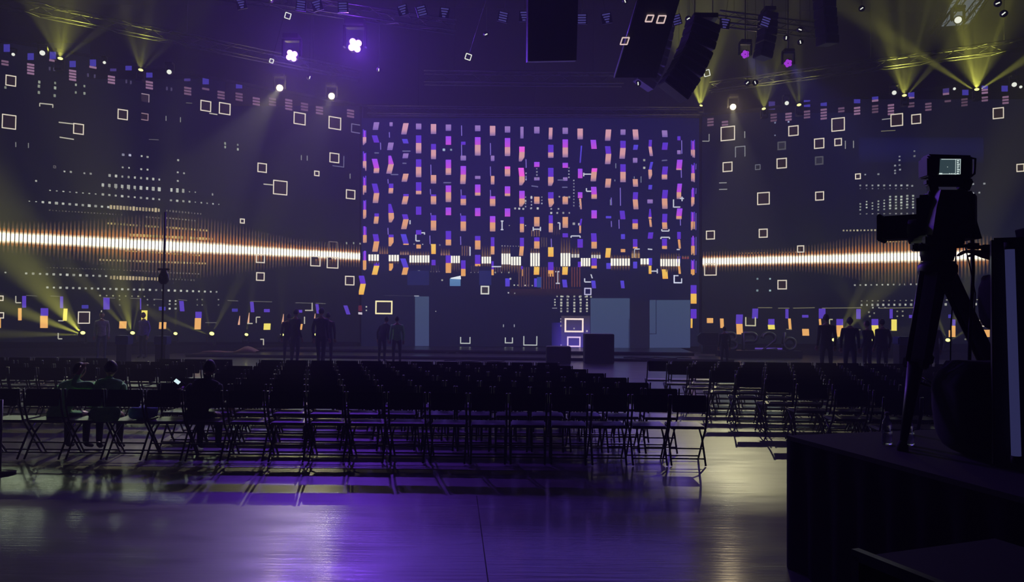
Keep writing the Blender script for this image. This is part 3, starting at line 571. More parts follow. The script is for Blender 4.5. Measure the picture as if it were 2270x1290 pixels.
for (x, y0, y1, k_) in ((68, 141, 165, .8), (117, 132, 139, .7), (161, 155, 178, .8), (206, 147, 152, .8), (247, 168, 188, .8), (331, 180, 200, .7), (11, 134, 142, .5), (456, 195, 202, .35), (416, 193, 210, .45), (490, 202, 219, .4), (530, 206, 224, .35), (568, 216, 232, .5), (604, 217, 235, .3), (640, 220, 241, .5), (675, 228, 245, .35), (708, 236, 251, .45), (777, 243, 260, .45)):
    yy = y0
    while yy < y1 - 1: pl.rect(x - 8, x + 8, yy, yy + 4.6, (176, 132, 168), k_); yy += 6.5
for x in (110, 120, 195, 210, 280, 290, 370, 380): pl.seg(x, 148 + (x - 110) * .17, x, 156 + (x - 110) * .17, (100, 90, 130), 2, .5)
shift(pl.build('led_image', rootL), rootL)

rootR = empty('led_wall', WR.pt(WR.L / 2, ZB, 0)); tag(rootR, 'LED video wall on the right side, behind the broadcast camera, crossed by a bright line', 'led screen')
wallbody(WR, rootR)
pr = Pic(WR); pr.off = 0.022
ground(pr, [(1556, 1900, 250, 460, (12, 13, 34), (14, 16, 32)), (1900, 2290, 220, 460, (10, 10, 32), (13, 14, 28)), (1556, 2290, 460, 650, (14, 17, 30), (16, 19, 28)), (1556, 2290, 650, 762, (14, 16, 26), (12, 14, 24)),
            (1904, 2180, 305, 330, (12, 14, 50), (17, 19, 62)), (1904, 2180, 330, 360, (17, 19, 62), (14, 16, 44))])
pr.off = 0.03
def profR(t):
    g = math.exp(-((t - 0.72) / 0.24) ** 2)
    return 0.50 + 0.75 * g, 0.48 + 0.7 * g, 0.13 + 0.03 * g
band(pr, 1560, 2222, 580, 564.5, profR)
for (x, y, h) in ((1613.5, 296, 16), (1759, 290, 11.5), (1858, 276, 15), (1988, 266, 14), (2031, 264, 11), (2213, 251, 12.5), (1816, 318, 11.5), (1858, 315, 8.5), (1613, 370, 11), (1733, 362, 11.5), (1902, 391, 6.5), (1692.5, 440, 14), (1817, 434.5, 10), (1575, 521, 10), (1692, 517, 10), (1775, 552, 8), (1575, 597, 14), (1734, 631, 10.5), (2262, 372, 9), (2176, 716.5, 7.5)):
    pr.frame(x, y, h, LW, 1.15, 1.15, (42, 30, 32))
for (x, y, h) in ((1733, 323, 9.5), (1816, 356, 9.5)): pr.frame(x, y, h, (84, 84, 88), 1.5, 1, (44, 44, 52))
pr.frame(1680, 370.5, 6, (120, 122, 130), .8, 1, (30, 32, 40)); pr.frame(1641, 336, 11.5, (140, 142, 148), 1, 1, None, sides='tlr', hy=12); pr.frame(1664, 713, 12, (220, 215, 175), 1.3, 1, (36, 34, 28), sides='lbr', hy=10); pr.frame(1842, 716, 4, (205, 200, 160), 1.1, 1, None, sides='tlb', hy=9)
for a in ((1594, 405.5, 1611, 405), (1594, 420, 1612, 419.5), (1572, 297, 1572, 313), (1557, 313, 1572, 313), (1955, 265, 1980, 262), (1651, 291, 1651, 306), (1874, 312, 1874, 330), (1892, 312, 1892, 328)): pr.seg(*a, (160, 160, 158), 1.0)
for a in ((1680, 682, 1712, 682), (1725, 683, 1750, 683), (1758, 683, 1806, 682), (1822, 683, 1910, 682), (1950, 683, 2025, 682), (1900, 731, 1908, 731), (1968, 732, 1984, 732), (1743, 730, 1756, 730), (1953, 291, 1985, 289)): pr.seg(*a, (130, 126, 96), .8)
for x in (1679, 1707):
    for y in (618, 644): pr.dots(x, y, x + .2, y, 4, 2.0, (180, 210, 215))
for x, y in ((1718, 272), (1718, 300), (1748, 270)): pr.dots(x, y, x + .2, y, 4, 1.7, (170, 180, 220))
D = pr.dots
cx = [1907, 1921, 1934, 1947, 1960, 1973, 1986, 1998, 2011, 2024, 2037]
for i, x in enumerate(cx):
    top = [452, 447, 450, 446, 444, 436, 436, 436, 434, 434, 442][i]
    y = top
    while y < 466: D(x, y, x + .2, y, 4, 1.9 if i > 4 else 1.5, (205, 215, 200)); y += 6.5
    D(x, 474.5 - i * .25, x + .2, 474, 4, 1.6, (150, 150, 150), tall=.7)
    if i < 9: D(x, 411, x + .2, 411, 4, 1.8, (190, 195, 195)); D(x, 418, x + .2, 418, 4, 1.2, (130, 130, 140))
for x, y in ((1984, 367), (1994, 366), (1984, 378), (1995, 376), (1984, 384), (1994, 347), (1994, 355), (2027, 335), (2027, 346), (1947, 386), (1918, 387), (2022, 412), (2143, 453), (2143, 462), (2157, 428), (2157, 437), (2157, 452), (2157, 458), (2171, 427), (2157, 408), (2182, 407), (2155, 466)): D(x, y, x + .2, y, 4, 1.7, (165, 170, 175))
D(1870, 511, 1948, 510, 8, 1.8, (215, 205, 165)); D(1960, 536, 2050, 535, 7, 1.2, (220, 190, 110)); D(1620, 562, 1800, 558, 7, 1.2, (200, 140, 70)); D(1895, 632, 2032, 630, 12.5, 1.7); D(2040, 630, 2090, 628, 13, 1.4)
D(1910, 667, 2180, 664, 12.6, 1.6, (170, 170, 150), tall=.7); D(1910, 676, 2190, 674, 12.6, 2.0, tall=1.2); D(1935, 682, 1962, 682, 12.6, 1.4)
for x, y in ((1926, 692), (1938, 694), (1989, 690), (2001, 690), (1928, 701), (1989, 701), (2001, 700), (2162, 741), (2140, 742), (2140, 752)): D(x, y, x + .2, y, 4, 1.6, (160, 160, 140))
for a in ((1567, 1581, 705, 716, 'o'), (1596, 1604, 706, 727, 'o', 1), (1632, 1647, 697, 718, 'p', -1), (1632, 1646, 718, 741, 'o', 1), (1668, 1681, 684, 706, 'p', -1), (1703, 1717, 707, 720, 'p'), (1702, 1717, 720, 730, 'y', 1), (1741, 1748, 685, 706, 'p'), (1747, 1753, 706, 731, 'o', 2), (1778, 1792, 698, 704, 'p'), (1778, 1793, 729, 744, 'o', 1),
          (1815, 1830, 684, 706, 'p'), (1815, 1820, 707, 731, 'o', 2), (1854, 1869, 707, 721, 'p'), (1854, 1869, 721, 746, 'o', 1), (1898, 1908, 685, 707, 'p'), (1932, 1947, 707, 721, 'p'), (1932, 1947, 721, 746, 'y', 2), (1972, 1979, 685, 706, 'p'), (1976, 1988, 708, 733, 'y'), (2015, 2023, 698, 705, 'p'), (2066, 2070, 707, 732, 'o', -3),
          (2102, 2110, 697, 705, 'b'), (2111, 2118, 708, 722, 'p'), (2110, 2118, 722, 747, 'o'), (2103, 2107, 732, 747, 'o'), (2137, 2140, 711, 733, 'o'), (2178, 2194, 731, 747, 'o')): sw(pr, *a)
for (x, y0, y1, kk) in ((1711, 225, 243, 'd'), (1789, 222, 237, 'b'), (1826, 227, 235, 'b'), (1900, 220, 229, 'b'), (1940, 208, 221, 'b'), (2020, 203, 215, 'b'), (2097, 193, 207, 'd'), (2140, 199, 211, 'b'), (2227, 190, 203, 'b'), (2183, 190, 197, 'b')): sw(pr, x - 7, x + 7, y0, y1, kk)
for (x, y0, y1, k_) in ((1575, 262, 280, .4), (1607, 268, 280, .5), (1748, 250, 268, .6), (1715, 252, 268, .3), (1789, 245, 262, .4), (1826, 241, 262, .6), (1865, 238, 250, .35), (1900, 237, 256, .75), (1940, 221, 227, .8), (1940, 233, 248, .3), (1975, 231, 252, .7), (2020, 214, 220, .8), (2020, 227, 241, .3), (2097, 206, 213, .7), (2101, 222, 229, .3), (2058, 228, 243, .4), (2183, 197, 208, .8), (2183, 214, 226, .5), (2229, 213, 232, .6), (2138, 218, 238, .25)):
    yy = y0
    while yy < y1 - 1: pr.rect(x - 7, x + 7, yy, yy + 4.4, (176, 132, 168), k_); yy += 6.5
shift(pr.build('led_image', rootR), rootR)

# ------------------------------------------------------------------ stage
def quadbox(pts, z0, z1, mk, mb):
    n = len(pts)
    vs = [(p[0], p[1], z0) for p in pts] + [(p[0], p[1], z1) for p in pts]
    mb.add(vs, [tuple(range(n)), tuple(range(n, 2 * n))] + [(i, (i + 1) % n, n + (i + 1) % n, n + i) for i in range(n)], mk)
def deck(label, ya, xl, xr, back, z0, z1):
    """a low deck: body plus a metal edge along its front"""
    r = empty('stage_deck', (0, ya, 0)); tag(r, label, 'stage')
    m = MB(); quadbox([(xl, 0), (xr, 0)] + [(x, y - ya) for x, y in back], z0, z1, 'stage', m); m.build('deck', r)
    e = MB(); e.box(((xl + xr) / 2, -0.015, z1 - 0.02), (xr - xl, 0.03, 0.06), 'edge'); e.build('edge_trim', r)
    return r
YC = 33.2
deck('upper stage deck running along the foot of the LED walls, thin metal edge', 29.6, -10.3, 7.3, [(7.6, 33.3), (-6.4, 32.3), (-10.3, 29.9)], 0.0, 0.22)
deck('lower stage step in front of the upper stage deck, thin metal edge', 27.3, -12.0, 8.2, [(8.2, 29.56), (-12.0, 29.56)], 0.0, 0.10)
# curled cables lying on the decks
def cable(px, py, z, n, label, name='cable', r=0.02, spread=0.5):
    p0 = at_z(px, py, z + r); pts = []
    for i in range(n):
        a = i * 0.9
        pts.append(p0 + Vector((-spread + 2 * spread * i / n + 0.12 * math.sin(a * 1.3), 0.28 * math.sin(a), 0)))
    m = MB(); m.tube(pts, r, 'cloth_grey', 6)
    return tag(m.build(name), label, 'cable', 'cables on the stage')
cable(1008, 783, 0.1, 14, 'coiled grey cable on the lower stage step, left of centre')
cable(1060, 800, 0.0, 16, 'loose grey cable on the floor before the stage, below the left coil', spread=1.2)
cable(1460, 793, 0.1, 18, 'long loose grey cable on the lower stage step, right of the dark speaker cabinets', spread=1.3)

# ------------------------------------------------------------------ trusses
def truss(label, a, b, s=0.38, name='lighting_truss', step=0.6):
    a, b = Vector(a), Vector(b); mid = (a + b) / 2
    r = empty(name, mid); tag(r, label, 'truss', 'lighting trusses')
    d = (b - a).normalized(); x = d.cross(Vector((0, 0, 1))).normalized(); y = x.cross(d).normalized()
    h = s / 2; c = MB(); l = MB(); A, B = a - mid, b - mid
    cor = [x * h + y * h, x * h - y * h, -x * h - y * h, -x * h + y * h]
    for k in cor: c.tube([A + k, B + k], 0.03, 'dkalu', 6)
    n = int((B - A).length / step)
    for i in range(n):
        p, q = A + d * step * i, A + d * step * (i + 1)
        for j in range(4):
            k0, k1 = cor[j], cor[(j + 1) % 4]
            l.tube([p + (k0 if i % 2 else k1), q + (k1 if i % 2 else k0)], 0.014, 'dkalu', 4, False)
    c.build('chord', r); l.build('lacing', r)
    w_ = MB()
    for t in (0.15, 0.5, 0.85):
        p = A + (B - A) * t; w_.tube([p + y * h, Vector((p.x, p.y, ZC - mid.z - 0.02))], 0.008, 'blackmetal', 5)
    w_.build('hanging_cable', r)
    return r
OFF = 1.1
zl = 12.15
tl0, tl1 = WL.pt(0.2, zl, OFF), WL.pt(WL.L - 0.6, zl, OFF)
truss('dark lighting truss hanging along the top of the left LED wall', tl0, tl1)
tr0, tr1 = WR.pt(0.6, zl, OFF), WR.pt(WR.L - 0.2, zl, OFF)
truss('dark lighting truss hanging along the top of the right LED wall', tr0, tr1)
tc0, tc1 = at_y(815, 245, 32.6), at_y(1548, 249, 33.4)
truss('dark truss above the centre LED wall with small clamps', tc0, tc1, 0.34)
truss('dark truss high above the stage holding the violet lamps', at_y(470, -20, 25.5), at_y(1010, 60, 27.0), 0.4)
truss('dark truss crossing high over the centre of the hall', at_y(940, 172, 30.0), at_y(1380, 176, 30.5), 0.45)
truss('dark truss high above the right LED wall holding the magenta lamps', at_y(1590, 40, 26.5), at_y(1830, 70, 27.5), 0.4)

# ------------------------------------------------------------------ lamps
def lamp(loc, aim, label, group, lensmat, size=0.34, kind='head', up=True, cells=1, name='moving_head_light', cat='stage light'):
    """moving-head lamp: base, yoke, head, lens. up=True hangs it upside-down from a truss"""
    loc = Vector(loc); r = empty(name, loc); tag(r, label, cat, group)
    s = size; g = 1 if up else -1
    b = MB(); b.box((0, 0, g * s * 1.25), (s * 1.1, s * 1.0, s * 0.35), 'black', bev=s * .04); b.build('base', r)
    y = MB()
    for k in (-1, 1): y.box((k * s * 0.62, 0, g * s * 0.5), (s * 0.12, s * 0.34, s * 1.25), 'black')
    y.box((0, 0, g * s * 1.06), (s * 1.3, s * 0.34, s * 0.12), 'black'); y.build('yoke', r)
    q = align(Vector(aim) - loc)
    h = MB(); h.lathe([(s * .30, -s * .55), (s * .44, -s * .4), (s * .46, 0), (s * .40, s * .3), (s * .44, s * .44), (s * .44, s * .5)], 'black', q=q, seg=16); hd = h.build('head', r)
    l = MB()
    if cells == 1: l.lathe([(s * .34, s * .505), (s * .26, s * .56), (s * .05, s * .585)], lensmat, q=q, seg=16)
    else:
        for i in range(cells):
            a = 2 * math.pi * i / cells + 0.6
            l.lathe([(s * .19, s * .5), (s * .15, s * .56), (s * .03, s * .58)], lensmat, c=q @ Vector((math.cos(a) * s * .23, math.sin(a) * s * .23, 0)), q=q, seg=12)
    l.build('lens', r)
    return r
HALL = Vector((0, 0, 1.0))
E = 1.0
# violet wash lamps
for (px, py, Y, lab, e, sz) in ((787, 100, 26.5, 'glaring violet lamp high above the stage, brighter of the left pair', 9000, 0.62), (647, 123, 25.8, 'violet four-cell lamp to the lower left of the brightest violet lamp', 5000, 0.5)):
    p = at_y(px, py, Y); r = lamp(p, HALL + Vector((px / 400 - 2, 0, 0)), lab, 'violet wash lamps above the stage', 'e_vio', sz, cells=4, name='wash_light')
    q = (HALL - p).normalized(); spot(r, p + q * sz * .62, p + q * 5 + Vector((2.0, -1.5, -1)), (0.15, 0.045, 1.0), e * .26, 150, 0.8, 0.2); glow(r, p + q * sz * .8, (0.30, 0.06, 1.0), e * .045); spot(r, p + q * sz * .64, Vector((-2.2, 8.0, .5)), (0.34, 0.08, 1.0), e * .12, 34, 1.0, 0.2)
for (px, py, Y, lab) in ((1652, 120, 26.0, 'magenta lamp high on the right, upper left one of two'), (1747, 140, 26.5, 'magenta lamp high on the right, lower right one of two')):
    p = at_y(px, py, Y); r = lamp(p, HALL, lab, 'magenta wash lamps above the right wall', 'e_mag', 0.34, cells=5, name='wash_light'); mm = MB(); mm.tube([(0, 0, .45), (0, 0, ZC - p.z - .02)], .02, 'blackmetal', 6); mm.build('hanging_pipe', r)
    spot(r, p + (HALL - p).normalized() * .3, p + Vector((3, -0.6, -4.0)), (0.12, 0.10, 1.0), 900, 50, 0.9, 0.1)
# warm white lamps under the trusses
for (px, py, W, lab, e) in ((620, 195, WL, 'glaring warm white lamp under the left truss, left one of the pair', 2600), (735, 213, WL, 'glaring warm white lamp under the left truss, right one of the pair', 2600), (1625, 237, WR, 'glaring warm white lamp above the right LED wall', 3200)):
    p = W.hit(px, py, 1.3); r = lamp(p, HALL + Vector((0, 0, 1)), lab, 'warm white lamps on the trusses', 'e_warm', 0.38, name='moving_head_light')
    tx, dg, pe = {620: ((40, 990), 10.5, 6500), 735: ((330, 1080), 9, 2600), 1625: ((1665, 955), 9.0, 5200)}[px]; spot(r, p + (HALL - p).normalized() * .38, at_z(*tx, 0), (1.0, .93, .55), pe, dg, 0.5, 0.08)
    q = (HALL - p).normalized(); spot(r, p + q * .34, p + q * 10 + Vector((0, 0, -1)), (1.0, .82, .55), e * .03, 110, 0.9, 0.25); glow(r, p + q * .42, (1.0, .75, .35), e * .03); spot(r, p + q * .36, CAM + Vector((0, 4, 0)), (1.0, .80, .5), e * .015, 22, 1.0, 0.2)
# lamps that show only a lit lens, along the trusses
for i, (px, py, W, lab) in enumerate(((95, 118, WL, 'small white-lit lamp on the left truss, between the two upper violet patches'), (376, 160, WL, 'round white-lit lamp at the right end of the yellow beams on the left truss'), (232, 139, WL, 'narrow white lamp on the left truss between the two yellow fans'),
                                 (1743, 229, WR, 'round white-lit lamp at the left of the right truss'), (1981, 206, WR, 'round white-lit lamp beside the inner yellow fan on the right truss'), (2247, 188, WR, 'round white-lit lamp at the far right end of the right truss'), (2115, 197, WR, 'small white lamp just left of the widest yellow fan'), (2262, 193, WR, 'tiny white lamp at the very end of the right truss'), (30, 121, WL, 'tiny white lamp at the left end of the left truss'))):
    p = W.hit(px, py, 1.3); lamp(p, HALL + Vector((-4 if px < 1000 else 6, 0, 3)), lab, 'white lamps on the trusses', 'e_white', 0.25 if i not in (2, 6, 7, 8) else 0.15)
def fan(px, py, W, off, lab, group, beams, up=True, size=0.24, lens='e_yel', name='beam_light', core=1.0):
    p = W.hit(px, py, off)
    r = lamp(p, p + Vector((W.n.x * 1.2, W.n.y * 1.2, 1.0)), lab, group, lens, size, up=False, name=name)
    if up:
        es = sum(b[3] for b in beams); t = p + Vector((W.n.x * .5, W.n.y * .5, 3.0)); spot(r, p + Vector((0, 0, size * .6)), t, YEL, 620 * es, 84, 1.0, 0.03)
    for (tx, ty, deg, e) in beams:
        t = W.hit(tx, ty, off + 0.8)
        q = (t - p).normalized()
        spot(r, p + q * size * .62, t, YEL, e * 15000 * core * (0.45 if px < 1135 and py < 400 else 1.0), deg * 1.15, 1.0, 0.03)
    return r
fan(133, 136, WL, 1.2, 'yellow beam lamp on the left truss throwing the taller fan upwards', 'yellow beam lamps on the trusses', ((122, -60, 8, 1.1), (60, 0, 16, .6), (160, -20, 14, .7), (230, 60, 12, .5), (20, 20, 12, .25)))
fan(311, 161, WL, 1.2, 'yellow beam lamp on the left truss throwing the weaker fan upwards', 'yellow beam lamps on the trusses', ((280, 40, 14, .35), (330, 30, 12, .3), (380, 90, 14, .25)))
fan(2165, 204, WR, 1.2, 'yellow beam lamp on the right truss throwing the widest and brightest fan', 'yellow beam lamps on the trusses', ((1960, 70, 9, 1.3), (2115, -20, 13, 1.8), (2160, -40, 6, .9), (2245, -20, 6, 2.0), (2290, 120, 12, .9)))
fan(2005, 217, WR, 1.2, 'yellow beam lamp on the right truss, second from the right', 'yellow beam lamps on the trusses', ((1960, 60, 14, .9), (2000, 40, 6, .7), (2045, 60, 5, 1.0), (2090, 120, 14, .35)))
fan(1694, 246, WR, 1.2, 'yellow beam lamp above the right wall throwing a narrow fan', 'yellow beam lamps on the trusses', ((1660, 120, 12, .5), (1700, 90, 6, .5), (1730, 120, 8, .6)))
fan(1772, 238, WR, 1.2, 'weak yellow beam lamp next to the round white lamp', 'yellow beam lamps on the trusses', ((1770, 150, 12, .18), (1745, 180, 14, .15)), size=0.26)
fan(1553, 238, WC, 0.7, 'yellow beam lamp between the centre and right walls throwing a broad soft fan', 'yellow beam lamps on the trusses', ((1520, 120, 22, 1.2), (1560, 60, 20, 1.0), (1590, 110, 14, .8)), size=0.2)
# lamps on the stage floor
def ffan(px, py, W, off, lab, beams, size=0.22, core=0.5): return fan(px, py, W, off, lab, 'lamps standing at the foot of the LED walls', beams, up=False, size=size, name='floor_beam_light', core=core)
ffan(183, 742, WL, 1.2, 'floor lamp left of all others, throwing a broad yellow-green beam to the left', ((20, 680, 14, 2.2), (-20, 740, 9, 1.2), (120, 610, 9, 1.2), (30, 560, 26, 2.2)))
ffan(293, 742, WL, 1.2, 'floor lamp second from the left, throwing two yellow-green beams up', ((200, 640, 10, 1.6), (235, 640, 7, 1.0), (330, 560, 6, 1.2), (250, 560, 26, 1.0)))
ffan(388, 743, WL, 1.2, 'floor lamp third from the left, small yellow glow', ((330, 690, 12, .3), (392, 660, 8, .3)), size=0.2)
ffan(468, 744, WL, 1.2, 'floor lamp fourth from the left, whitish glow', ((370, 705, 8, .9), (445, 640, 8, .4), (520, 640, 14, .4)), size=0.26)
ffan(545, 745, WL, 1.2, 'tiny floor lamp fifth from the left', ((560, 640, 12, .2),), size=0.2)
ffan(624, 745, WL, 1.2, 'tiny floor lamp sixth from the left', ((625, 650, 10, .15),), size=0.2)
ffan(699, 745, WL, 1.2, 'tiny floor lamp nearest to the centre wall on the left', ((700, 650, 10, .12),), size=0.2)
ffan(1849, 757, WR, 1.2, 'bright yellow floor lamp at the foot of the right wall, left of the tripod', ((1900, 660, 12, 1.2), (1990, 600, 20, .9), (1960, 740, 10, .3)), size=0.24)
ffan(1931, 757, WR, 1.2, 'small yellow floor lamp between two people before the right wall', ((1900, 700, 14, .2),), size=0.2)
ffan(2101, 758, WR, 1.2, 'yellow floor lamp seen between the tripod legs', ((2140, 640, 14, .9), (2050, 640, 14, .5), (2190, 700, 12, .5)), size=0.24)
# pale wash thrown to the floor at the hall sides by lamps above and behind the walls' top edge
for (px, py, W, col, e, lab) in ((1660, 60, WR, (1.0, 0.96, 0.55), 9000, 1), (40, 20, WL, (1.0, 0.96, 0.55), 5200, 1), (330, 60, WL, (1.0, 0.93, 0.7), 2500, 1)):
    pass

# ------------------------------------------------------------------ things hanging from the ceiling
def hang(r, pts, top=ZC):
    m = MB(); l = r.location
    for p in pts:
        m.tube([Vector(p), Vector((p[0], p[1], top - l.z - 0.02))], 0.006, 'blackmetal', 4)
    return m.build('hanging_cable', r)
tiles = [(535, 8), (667, 12), (703, 12), (760, 16), (893, 22), (935, 24), (985, 28), (1115, 37), (1162, 36), (1290, 42), (1345, 40), (1500, 44), (1607, 52), (1697, 48)]
M_['e_tile'] = emis('violet_tile_glow', (66, 60, 124), 1.0)
ORD = ['first', 'second', 'third', 'fourth', 'fifth', 'sixth', 'seventh', 'eighth', 'ninth', 'tenth', 'eleventh', 'twelfth', 'thirteenth', 'fourteenth', 'fifteenth', 'sixteenth', 'seventeenth', 'eighteenth', 'nineteenth', 'twentieth']
ORD += ['twenty-' + x for x in ORD[:9]] + ['thirtieth'] + ['thirty-' + x for x in ORD[:9]]
for i, (px, py) in enumerate(tiles):
    p = at_y(px, py, 24.0); r = empty('hanging_light_tile', p, (0.15, random.uniform(-.35, .35), random.uniform(-.2, .2)))
    tag(r, 'small dim violet striped light tile hung high up, %s from the left of its row' % ORD[i], 'light tile', 'dim violet tiles hung high above the hall')
    b = MB(); b.box((0, 0.03, 0), (0.34, 0.05, 0.34), 'black'); b.build('housing', r)
    f = MB()
    for k in range(4): f.box((0, -0.003, 0.12 - k * 0.08), (0.26 * (1 if i % 2 else 1 - .2 * k), 0.012, 0.042), 'e_tile')
    f.build('lit_strips', r)
    h = MB(); h.tube([(0, 0.03, 0.17), (0, 0.03, ZC - p.z - 0.2)], 0.006, 'blackmetal', 4); h.build('hanging_cable', r)
# slanted overhead panels carrying lit square outlines
def panel(name, px4, Y4, label, cat='hanging panel', sq=(), edge=None, em='e_pink'):
    P = [at_y(x, y, Y) for (x, y), Y in zip(px4, Y4)]; c = sum(P, Vector()) / 4
    n = (P[1] - P[0]).cross(P[3] - P[0]).normalized()
    if n.dot(CAM - c) < 0: n = -n
    r = empty(name, c); tag(r, label, cat)
    m = MB(); th = 0.12
    vs = [p - c for p in P] + [p - c - n * th for p in P]
    m.add(vs, [(0, 1, 2, 3), (4, 5, 6, 7), (0, 1, 5, 4), (1, 2, 6, 5), (2, 3, 7, 6), (3, 0, 4, 7)], 'black'); m.build('board', r)
    for (x, y, h) in sq:
        def hit(a, b):
            d = ray(a, b); t = (P[0] + n * 0.02 - CAM).dot(n) / d.dot(n); return CAM + d * t - c
        s = MB(); k = h * .75
        cs = [hit(x - h + 2.5, y - h), hit(x + h + 2.5, y - h), hit(x + h - 2.5, y + h), hit(x - h - 2.5, y + h)]
        for a, b in ((0, 1), (1, 2), (2, 3), (3, 0)): s.tube([cs[a], cs[b]], 0.016, em, 6)
        s.build('square_outline', r)
    if edge:
        s = MB(); a, b = P[edge[0]] - c, P[edge[1]] - c; s.tube([a, b], 0.02, 'alu', 6); s.build('edge_strip', r)
    top = sorted(P, key=lambda q: -q.z)[:2]
    h = MB()
    for q in top: h.tube([q - c - n * .06, Vector((q.x - c.x, q.y - c.y, ZC - c.z - .02)) - Vector((n.x, n.y, 0)) * .06], 0.008, 'blackmetal', 4)
    h.build('hanging_cable', r)
    return r
panel('overhead_board', [(1418, -10), (1510, -10), (1455, 172), (1362, 172)], [17, 17, 20, 20], 'dark slanted panel hung overhead with three lit square outlines', sq=((1440, 41, 7), (1466, 43, 8), (1385, 91, 7.5)), edge=(0, 3))
panel('overhead_board', [(1172, -12), (1282, -12), (1278, 134), (1171, 136)], [18, 18.6, 18.6, 18], 'large dark rectangular panel hung overhead, pale strip on one side', edge=(0, 3))
def squareframe(px, py, h, Y, label, em='e_white', tilt=0.3):
    p = at_y(px, py, Y); k = h / F * Y; r = empty('square_light_frame', p, (0.2, tilt, 0.1)); tag(r, label, 'light frame', 'small lit square outlines hung overhead')
    m = MB(); cs = [(-k, 0, -k), (k, 0, -k), (k, 0, k), (-k, 0, k)]
    for a, b in ((0, 1), (1, 2), (2, 3), (3, 0)): m.tube([cs[a], cs[b]], 0.014, em, 6)
    m.build('lit_tube', r)
    c = MB(); c.tube([(0, 0, k), (0, 0, ZC - p.z - .3)], 0.005, 'blackmetal', 4); c.build('hanging_cable', r)
squareframe(1038, 126, 6, 22, 'small lit square outline hung overhead left of the large rectangular panel')
squareframe(638, 35, 6, 24, 'small tilted lit square outline above the violet four-cell lamp')
squareframe(602, 135, 4, 24, 'tiny tilted lit square outline left of the violet four-cell lamp')
squareframe(1567, 162, 6.5, 26, 'small white lit square outline above the broad soft yellow fan', tilt=-.3)
# line-array loudspeakers
def line_array(pts, Y, wd, label, n):
    c = at_y(*pts[0], Y); r = empty('line_array_speaker', c); tag(r, label, 'loudspeaker', 'line array loudspeakers hung overhead')
    P = []
    for i in range(n + 1):
        t = i / n * (len(pts) - 1); k = min(int(t), len(pts) - 2); f = t - k
        x = pts[k][0] + (pts[k + 1][0] - pts[k][0]) * f; y = pts[k][1] + (pts[k + 1][1] - pts[k][1]) * f
        P.append(at_y(x, y, Y) - c)
    for i in range(n):
        a, b = P[i], P[i + 1]; d = (b - a); L = d.length; ang = math.atan2(d.x, -d.z)
        q = Euler((0.1, -ang, 0.25 if pts[0][0] > 1135 else -.25)).to_matrix()
        m = MB(); m.box((a + b) / 2, (wd, 0.55, L * 0.92), 'black', q, bev=0.02); cb = m.build('cabinet', r)
        g = MB(); g.box((a + b) / 2 + q @ Vector((0, -0.28, 0)), (wd * .86, 0.02, L * 0.7), 'rubber', q); g.build('grille', cb)
    m = MB(); m.box(P[0] + Vector((0, 0, .1)), (wd * .8, .5, .12), 'blackmetal'); 
    for k in (-.3, .3): m.tube([P[0] + Vector((k * wd, 0, .1)), (P[0].x + k * wd, P[0].y, ZC - c.z - .02)], 0.012, 'blackmetal', 5)
    m.build('rigging_frame', r)
    return r
line_array([(1560, 50), (1545, 105), (1520, 160), (1490, 206)], 19, 0.78, 'curved dark line array loudspeaker hung right of centre, nearest to the broad yellow fan', 9)
line_array([(1470, 55), (1462, 100), (1448, 150), (1425, 190)], 26, 0.7, 'curved dark line array loudspeaker behind the slanted panel, right of centre', 8)
line_array([(1703, 30), (1700, 80), (1690, 130)], 25, 0.46, 'small dark speaker column beside the magenta lamps', 6)
line_array([(1826, -20), (1830, 40), (1835, 100)], 24, 0.5, 'small dark speaker column at the right, below the thin truss', 6)
# pale lit opening high at the right, crossed by dark roof members
op = [(2090, 57), (2118, -12), (2190, -12), (2150, 52)]
P = [at_y(x, y, 36.0) for x, y in op]
m = MB(); c = sum(P, Vector()) / 4
m.add([p - c for p in P] + [p - c + Vector((0, 0.12, 0)) for p in P], [(0, 1, 2, 3), (7, 6, 5, 4), (0, 1, 5, 4), (1, 2, 6, 5), (2, 3, 7, 6), (3, 0, 4, 7)], 'e_open')if 0 else None
M_['e_open'] = emis('pale_opening', (104, 112, 122), 0.8)
m.add([p - c for p in P] + [p - c + Vector((0, 0.12, 0)) for p in P], [(0, 1, 2, 3), (7, 6, 5, 4), (0, 1, 5, 4), (1, 2, 6, 5), (2, 3, 7, 6), (3, 0, 4, 7)], 'e_open')
wn = empty('window_1', c); tag(wn, kind='structure'); m.build('pane', wn)
truss('dark roof truss crossing in front of the pale opening at upper right', at_y(2068, 75, 33), at_y(2150, -30, 30), 0.3)
truss('second dark roof truss right of the pale opening', at_y(2128, 62, 33), at_y(2200, -30, 30), 0.3)
p = at_y(2124, 44, 31); lamp(p, HALL, 'dark unlit lamp silhouetted before the pale opening', 'lamps on the roof trusses', 'e_white', 0.4, name='moving_head_light')
